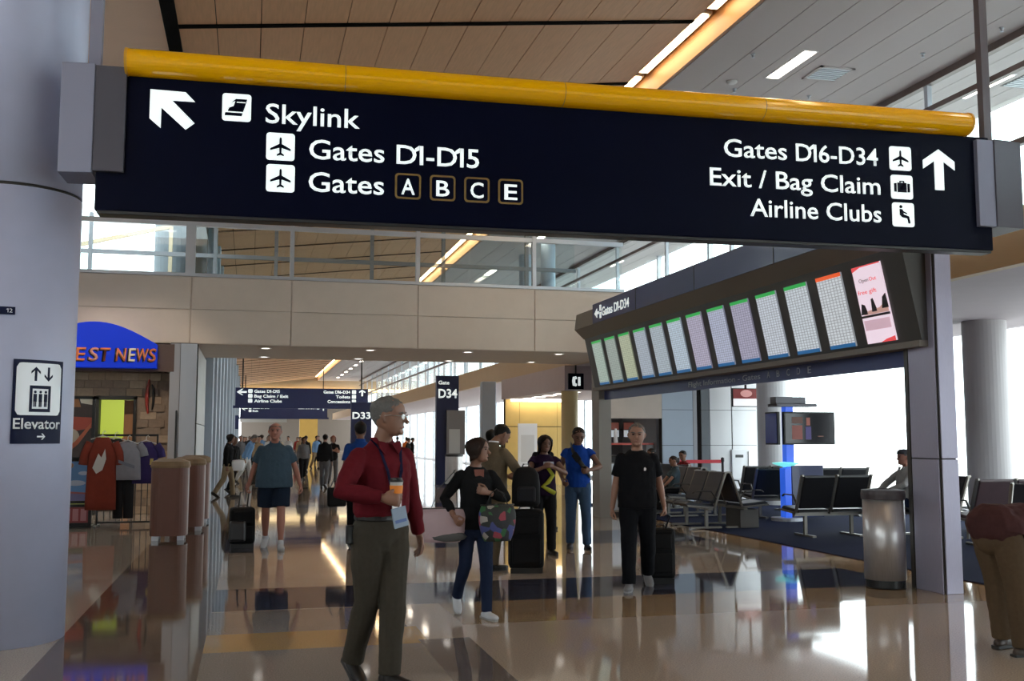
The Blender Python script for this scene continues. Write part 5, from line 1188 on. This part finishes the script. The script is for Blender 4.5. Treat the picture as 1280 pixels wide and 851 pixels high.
# woman photographing with a phone
J = person('long haired woman in purple and black raising a phone to her chest', (3.95, 13.7), -2, 1.64, head=(6, 12),
    arms={'r': ((-.075, -.26, 1.27), (-1, .3, -.6), (.6, .6, 0), .7), 'l': ((.085, -.26, 1.27), (1, .3, -.6), (-.6, .6, 0), .7)}, legs={'l': (3, 4, 2), 'r': (-3, 5, 2)},
    skin_m=SK3, top=('blouse', cloth('purple_top', (.016, .006, .024)), .34, .86, .012), bottom=('trousers', cloth('black_trousers', (.008, .008, .010)), 1.0, .012), shoes=LEATHER, hair=(M_hair_d, 'long'), build=.96, voxel=.0085, chest=.04, belly=.02)
vest = MB()
for s in (-1, 1): pass
MB().tube([J['U'](p) for p in ((.10, -.165, 1.30), (.02, -.178, 1.26), (.09, -.178, 1.16), (.02, -.178, 1.06), (-.06, -.172, 1.0), (.04, -.178, .94), (.12, -.160, .90))], [(.030, .012)] * 7, (1, 0, 0), 10).build('scarf', mat('scarf_yellow', (.32, .34, .02), .8, 0, 30, .3), J['root'], smooth=True)
tp = thing('phone', 'pale phone held up by the long haired woman', 'phone'); tp.location = world(J, J['S']((J['rgrip'] + J['lgrip']) / 2 + V((0, 0, .02)))); tp.rotation_euler = (R(8), R(90), R(-2))
MB().box(-.035, .035, -.006, .006, -.07, .07).build('casing', mat('phone_pale', (.35, .4, .5), .3), tp, bev=.003); MB().lathe([(.009, 0), (.009, .003), (.004, .004)], n=12).build('camera_lens', M_dark, tp)

# man in the blue polo
J = person('man in a bright blue polo shirt and jeans looking down', (4.62, 14.25), -16, 1.77, head=(8, 24),
    arms={'r': ((-.22, -.12, .98), (-.4, 1, 0), (.9, .2, 0), .5), 'l': ((.15, -.29, 1.12), (1, .5, -.3), (-.6, .7, .3), .6)}, legs={'l': (5, 5, 3), 'r': (-5, 8, 2)},
    skin_m=SK3, top=('polo_shirt', cloth('royal_blue', (.008, .050, .30)), .36, .88, .012), bottom=('jeans', cloth('blue_denim', (.045, .085, .16)), 1.0, .010), shoes=LEATHER, hair=(M_hair_d, 'short'), build=1.0, voxel=.0085)
band_ = MB(); band_.tube([J['U'](p) for p in ((-.10, .02, 1.50), (-.085, -.125, 1.41), (.0, -.172, 1.27), (.10, -.150, 1.14), (.17, -.06, 1.04), (.17, .06, 1.03), (.06, .15, 1.22), (-.07, .12, 1.42), (-.10, .02, 1.50))], [(.034, .006)] * 9, (0, 0, 1), 8, False)
sb = thing('sling_bag', 'black sling bag across the blue polo shirt', 'bag', (4.62, 14.25, 0), R(-16)); band_.build('strap', M_black, sb, smooth=True)
MB().prism([(-.10, 1.33), (-.03, 1.39), (.05, 1.28), (-.02, 1.22)], lambda u, v, d: J['U']((u, d - .04 * max(0, 1.36 - v), v)), -.178, -.135).build('pouch', mat('pack_black', (.012, .012, .013)), sb, bev=.015)
tp = thing('phone', 'dark phone in the hand of the man in blue', 'phone'); tp.location = world(J, J['S'](J['lgrip'] + V((0, 0, .02)))); tp.rotation_euler = (R(50), 0, R(-16))
MB().box(-.035, .035, -.006, .006, -.065, .065).build('casing', M_dark, tp, bev=.003); MB().box(-.03, .03, -.0075, -.006, -.055, .055).build('display', M_black, tp)

# grey haired man in black pulling a bag
J = person('grey haired man in black T-shirt and black trousers towing a wheeled bag', (4.02, 10.35), -19, 1.76, head=(-4, 3),
    arms={'r': ((-.27, -.02, .82), (-.3, 1, 0), (1, .1, 0), .45), 'l': ((.29, .10, .83), (.3, 1, 0), (-1, .1, 0), .85)}, legs={'r': (12, 5, 1), 'l': (-10, 24, 2)},
    skin_m=SK1, top=('t_shirt', cloth('black_tee', (.007, .007, .009)), .40, .86, .016), bottom=('trousers', cloth('black_cotton', (.007, .0075, .010)), 1.0, .016), shoes=(mat('shoe_grey', (.20, .20, .21), .6), M_sole), hair=(M_hair_g, 'short'), build=1.08, voxel=.0075, belly=.03)
MB().prism([(.075 + u * .016, 1.27 + v * .018) for u, v in [(-.6, -1), (.6, -1), (1, .2), (.2, 1), (-.6, .6)]], lambda u, v, d: J['U']((u, d, v)), -.156, -.140).build('chest_mark', M_white, J['root'])
q = world(J, J['S'](J['lgrip']))
sc2 = suitcase('black wheeled cabin bag towed by the man in the black T-shirt', q.x + .10, q.y + .36, R(-12), .36, .60, .22, (.012, .012, .013), handle=.0, name='cabin_bag', tilt=0)
MB().tube([(-.07, -.05, .58), (-.09, -.26, .74), (-.06, -.36, q.z - .01), (.06, -.36, q.z - .01), (.09, -.26, .74), (.07, -.05, .58)], [.010] * 6, n=8).build('pull_handle', M_dark, sc2, smooth=True)

# stout bald man in teal
J = person('stout bald man in a teal short sleeved shirt and navy shorts', (.36, 15.35), -4, 1.82, head=(2, 0),
    arms={'r': ((-.36, .03, .83), (-.4, 1, 0), (1, .1, 0), .85), 'l': ((.37, -.03, .84), (.4, 1, 0), (-1, .1, 0), .5)}, legs={'l': (11, 4, 1), 'r': (-9, 22, 2)},
    skin_m=SK4, top=('shirt', cloth('teal', (.045, .078, .112)), .42, .86, .018), bottom=('shorts', cloth('navy_shorts', (.012, .020, .038)), .40, .035), shoes=SNEAK, hair=(M_hair_g, 'bald'), build=1.22, voxel=.009, belly=.09)
q = world(J, J['S'](J['rgrip']))
s3 = suitcase('black wheeled bag towed by the stout man in teal', q.x - .10, q.y + .26, R(6), .36, .58, .24, (.009, .009, .010), tilt=0)
MB().tube([(-.06, -.04, .55), (-.06, -.26, q.z - .01), (.06, -.26, q.z - .01), (.06, -.04, .55)], [.011] * 4, n=8).build('pull_handle', M_dark, s3, smooth=True)
MB().box(-.20, .04, -.24, -.14, .10, .40).build('side_pouch', M_dark, s3, bev=.04)

# person bending at the right edge
J = person('person in a maroon top and khaki trousers bending down at the right edge', (5.42, 6.62), 98, 1.74, lean=88, head=(0, 5),
    arms={'r': ((-.20, -.50, .52), (-1, .2, 0), (1, 0, 0), .6), 'l': ((.20, -.52, .50), (1, .2, 0), (-1, 0, 0), .6)}, legs={'l': (16, 10, 3), 'r': (7, 4, 4)},
    skin_m=SK1, top=('shirt', cloth('maroon', (.055, .022, .022)), .42, .90, .03), bottom=('trousers', cloth('khaki', (.085, .056, .033)), 1.0, .022), shoes=(mat('shoe_brown', (.045, .028, .02), .5), mat('sole_black', (.02, .02, .02))), hair=(M_hair_b, 'short'), build=1.12, voxel=.0075, belly=.03)
dbag = thing('duffel_bag', 'black holdall on the floor before the bending person', 'bag', (6.14, 7.02, 0), R(0))
MB().tube([(-.28, 0, .15), (-.2, 0, .155), (.2, 0, .155), (.28, 0, .15)], [(.14, .14), (.155, .15), (.155, .15), (.14, .14)], (0, 1, 0), 20).build('bag_body', mat('pack_black', (.012, .012, .013)), dbag, smooth=True)
for s in (-1, 1): MB().tube([(-.12, s * .08, .28), (-.1, s * .05, .40), (.1, s * .05, .40), (.12, s * .08, .28)], [.011] * 4, n=8).build('carry_handle', M_dark, dbag)
MB().tube([(-.3, 0, .16), (-.3, 0, .30), (.3, 0, .30), (.3, 0, .16)], [.006] * 4, n=6).build('zip', M_alu, dbag)

# seated people
SEATLEG = {'l': (84, 80, 4), 'r': (82, 84, 5), 'lf': 0, 'rf': 0}
def seated(label, loc, rz, H, topc, botc, sk_, hr, vx=.012, head=(0, 15), shoes=LEATHER, sl=.38, hands=None, build=.95, name='shirt'):
    return person(label, loc, rz, H, lean=-4, head=head, arms=hands or {'r': ((-.12, -.36, .72), (-1, .5, 0), (0, 0, -1), .3), 'l': ((.12, -.36, .72), (1, .5, 0), (0, 0, -1), .3)}, legs=SEATLEG, skin_m=sk_,
        top=(name, topc, sl, .90, .012), bottom=('trousers', botc, 1.0, .012), shoes=shoes, hair=hr, build=build, voxel=vx, seat=.545 * 1.75 / H + .0)
seated('boy in a teal grey shirt seated facing left on the second bench', (8.40, 19.57), -90, 1.45, cloth('slate_tee', (.06, .09, .11)), cloth('black_trousers', (.01, .01, .012)), SK1, (M_hair_b, 'short'), build=.82)
seated('dark haired person in navy seated far behind the boy', (9.03, 22.3), -80, 1.72, cloth('navy_top', (.015, .022, .07)), cloth('black_trousers', (.01, .01, .012)), SK2, (M_hair_d, 'short'), .02)
seated('person in a red top seated low behind the bench backs', (9.63, 21.9), -60, 1.62, cloth('red_top', (.18, .02, .02)), cloth('black_trousers', (.01, .01, .012)), SK2, (M_hair_d, 'short'), .02)
J = seated('capped man in jeans seated behind the steel pillar', (10.40, 14.79), -92, 1.80, cloth('pale_grey_top', (.30, .29, .28)), cloth('dark_denim', (.02, .035, .07)), SK4, (M_hair_g, 'short'), .010, head=(0, 5), shoes=(mat('shoe_cream', (.38, .34, .28), .6), M_sole), sl=1.0)
MB().loft([[J['S'](J['head'] @ V((.40 * q_ * math.sin(a), .03 - .49 * q_ * math.cos(a) - (.0), z))) for a in [2 * math.pi * j / 20 for j in range(20)]] for z, q_ in ((.72, 1.0), (.90, .96), (1.03, .65), (1.07, .1))]).prism([(-.30, -.40), (-.22, -.70), (.22, -.70), (.30, -.40)], lambda u, v, d: J['S'](J['head'] @ V((u, v, .74 + d))), 0, .04).build('cap', mat('cap_dark', (.02, .02, .025), .8), J['root'], smooth=False)
bench('far bench with two people behind the boy', (9.3, 22.15), R(-80), 2, False, M_leather_g)

# people farther down the hall
def walker(label, x, y, rz, H, topc, botc, hr, sk_=SK2, ph=1, vx=.022, sl=1.0, group=None, kind='shirt', bw=1.0, lean=2, arms=None, face=False, legs=None):
    return person(label, (x, y), rz, H, lean=lean, head=(0, 4), legs=legs or {'l': (12 * ph, 6 if ph > 0 else 22, 1), 'r': (-12 * ph, 22 if ph > 0 else 6, 1)}, arms=arms,
        skin_m=sk_, top=(kind, topc, sl, .86, .014), bottom=('trousers', botc, 1.0, .012), shoes=LEATHER, hair=hr, build=bw, voxel=vx, face=face, group=group)
CB, CW, CBL, CG, CT, CR_, CK = cloth('black_far', (.01, .01, .012)), cloth('white_far', (.5, .5, .5)), cloth('sky_far', (.13, .24, .42)), cloth('grey_far', (.12, .12, .13)), cloth('tan_far', (.30, .22, .14)), cloth('red_far', (.3, .03, .03)), cloth('khaki_far', (.26, .2, .13))
hb, hd_, hg = (M_hair_b, 'short'), (M_hair_d, 'short'), (M_hair_g, 'short')
walker('walker in a bright blue shirt half hidden behind the red shirt man', 1.62, 15.6, 175, 1.86, cloth('blue_far', (.012, .05, .22)), CB, hd_, SK3, 1, .014, .4, bw=1.05)
sbg = thing('shoulder_bag', 'black bag hanging beside the blue shirted walker behind the red shirt man', 'bag', (1.27, 15.45, 0))
MB().box(-.14, .14, -.06, .06, .58, .86).build('bag_body', mat('pack_black', (.012, .012, .013)), sbg, bev=.03); MB().tube([(-.1, 0, .85), (-.04, 0, 1.0), (.04, 0, 1.0), (.1, 0, .85)], [.009] * 4, n=8).build('strap', M_dark, sbg)
walker('woman in black leaning by the pale left wall with a white bag', -.55, 28.9, 75, 1.72, CB, CK, (M_hair_d, 'bob'), SK2, 1, .018)
hb_ = handbag('white_bag', 'white bag at the side of the woman in black by the left wall', V((-.28, 28.7, 1.02)), 0, .34, .30, .14, M_white, [[(-.1, 0, -.01), (-.05, 0, .25), (.05, 0, .25), (.1, 0, -.01)]])
walker('second dark clad person by the pale left wall', -.45, 30.6, 40, 1.66, CB, CB, hd_, SK3, -1, .018)
walker('stooping man in a sky blue shirt and pale trousers', -.1, 37.5, 70, 1.80, CBL, CW, hg, SK1, 1, .018, lean=22)
tag(MB().box(-.22, .22, -.12, .12, 0, .32).build('travel_bag', mat('pack_black', (.012, .012, .013)), loc=(.45, 37.4, .0), bev=.05), 'dark bag on the floor by the stooping man in sky blue', 'bag')
walker('woman with folded arms in black top and grey trousers in mid hall', 2.85, 36.6, 0, 1.70, CB, CG, (mat('hair_auburn', (.16, .04, .02), .6), 'bob'), SK1, 1, .018, .4, arms={'r': ((.05, -.24, 1.22), (-1, .3, -.4), (.3, .8, 0), .6), 'l': ((-.02, -.26, 1.20), (1, .3, -.4), (-.3, .8, 0), .6)})
far_list = [(.35, 43, 20, 1.70, CT, CB, hb, 'person in tan coat in the far crowd, left of the bald man'), (.85, 46, -10, 1.76, CW, CG, hd_, 'person in white shirt in the far crowd, left of the bald man'), (1.0, 52, 170, 1.72, CB, CB, hd_, 'dark clad person seen from behind in the far crowd'),
    (.1, 55, 15, 1.68, CR_, CB, hb, 'person in red top in the far crowd by the left wall'), (.7, 60, 0, 1.8, CG, CB, hd_, 'tall grey clad person deep in the far crowd'), (1.6, 58, 190, 1.7, CK, CT, hg, 'khaki clad person deep in the far crowd'), (2.3, 64, -20, 1.74, CW, CB, hb, 'person in white deep in the far crowd, behind the bald man'),
    (2.35, 33.5, 165, 1.74, CB, CG, hd_, 'dark clad walker just right of the bald man'), (2.0, 40, 10, 1.66, CG, CB, (M_hair_d, 'bob'), 'grey clad woman just right of the bald man, farther off'), (3.4, 55, 30, 1.75, CBL, CK, hb, 'person in sky blue far off in mid hall'), (3.1, 70, -15, 1.7, CR_, CG, hd_, 'red clad person very far off in mid hall'), (4.2, 66, 10, 1.78, CB, CB, hg, 'dark clad person very far off beside the navy pylon'),
    (-.4, 47, 20, 1.74, CG, CK, hg, 'grey clad person near the left wall in the far crowd'), (-.2, 66, 0, 1.7, CB, CB, hb, 'dark clad person deepest by the left wall'), (1.2, 72, 10, 1.72, CT, CB, hb, 'tan clad person at the far end of the hall'), (2.0, 80, 0, 1.75, CB, CG, hd_, 'dark clad person at the far end of the hall'), (.4, 84, 0, 1.7, CW, CB, hg, 'white clad person at the far end of the hall')]
far_list += [(.15, 49, 0, 1.72, CB, CB, hd_, 'dark clad person beside the tan coat in the far crowd'), (.55, 50, 180, 1.78, CBL, CB, hb, 'sky blue clad person seen from behind in the far crowd'), (1.25, 48, 10, 1.66, CB, CG, hb, 'dark clad woman between the white shirts of the far crowd'), (1.7, 68, -5, 1.75, CB, CB, hd_, 'dark clad person at the middle of the far crowd'),
    (2.6, 50, 170, 1.74, CB, CB, hb, 'dark clad person right of the ochre wall panel'), (2.9, 62, 0, 1.7, CT, CG, hb, 'tan clad person right of the ochre wall panel, farther off'), (.0, 74, 0, 1.76, CB, CG, hd_, 'dark clad person far off by the left wall'), (1.45, 88, 0, 1.72, CG, CB, hb, 'grey clad person before the far end wall'), (2.4, 90, 0, 1.74, CB, CB, hd_, 'dark clad person before the far end wall'), (3.5, 78, 0, 1.7, CK, CB, hb, 'khaki clad person far off on the right of the crowd'), (-.3, 57, 10, 1.7, CB, CB, hb, 'dark clad person by the left wall behind the sky blue shirt'), (.3, 63, 190, 1.8, CT, CB, hd_, 'tan clad person seen from behind by the left wall')]
for i, (x, y, rz, H, tc2, bc2, hr, lab) in enumerate(far_list): walker(lab, x, y, rz, H, tc2, bc2, hr, (SK1, SK2, SK3)[i % 3], 1 if i % 2 else -1, .026)
for i, (x, y, c, lab) in enumerate(((7.5, 50, CB, 'dark clad person standing by the far windows left of D34'), (8.0, 52, CB, 'second dark clad person by the far windows left of D34'), (8.3, 56, cloth('orange_far', (.5, .12, .02)), 'person in orange by the far windows left of D34'), (8.4, 60, CG, 'grey clad person by the far windows left of D34'))):
    walker(lab, x, y, 60 + 40 * i, 1.62 + .03 * i, c, CB, hd_, SK2, 1, .026)
walker('dark haired person just behind the olive jacket man', 3.62, 15.6, 140, 1.74, CB, CB, hd_, SK3, 1, .016)
walker('dark haired person behind the phone woman and blue polo man', 5.05, 17.6, 10, 1.66, CB, CB, (M_hair_d, 'bob'), SK2, 1, .014, .4, face=True)
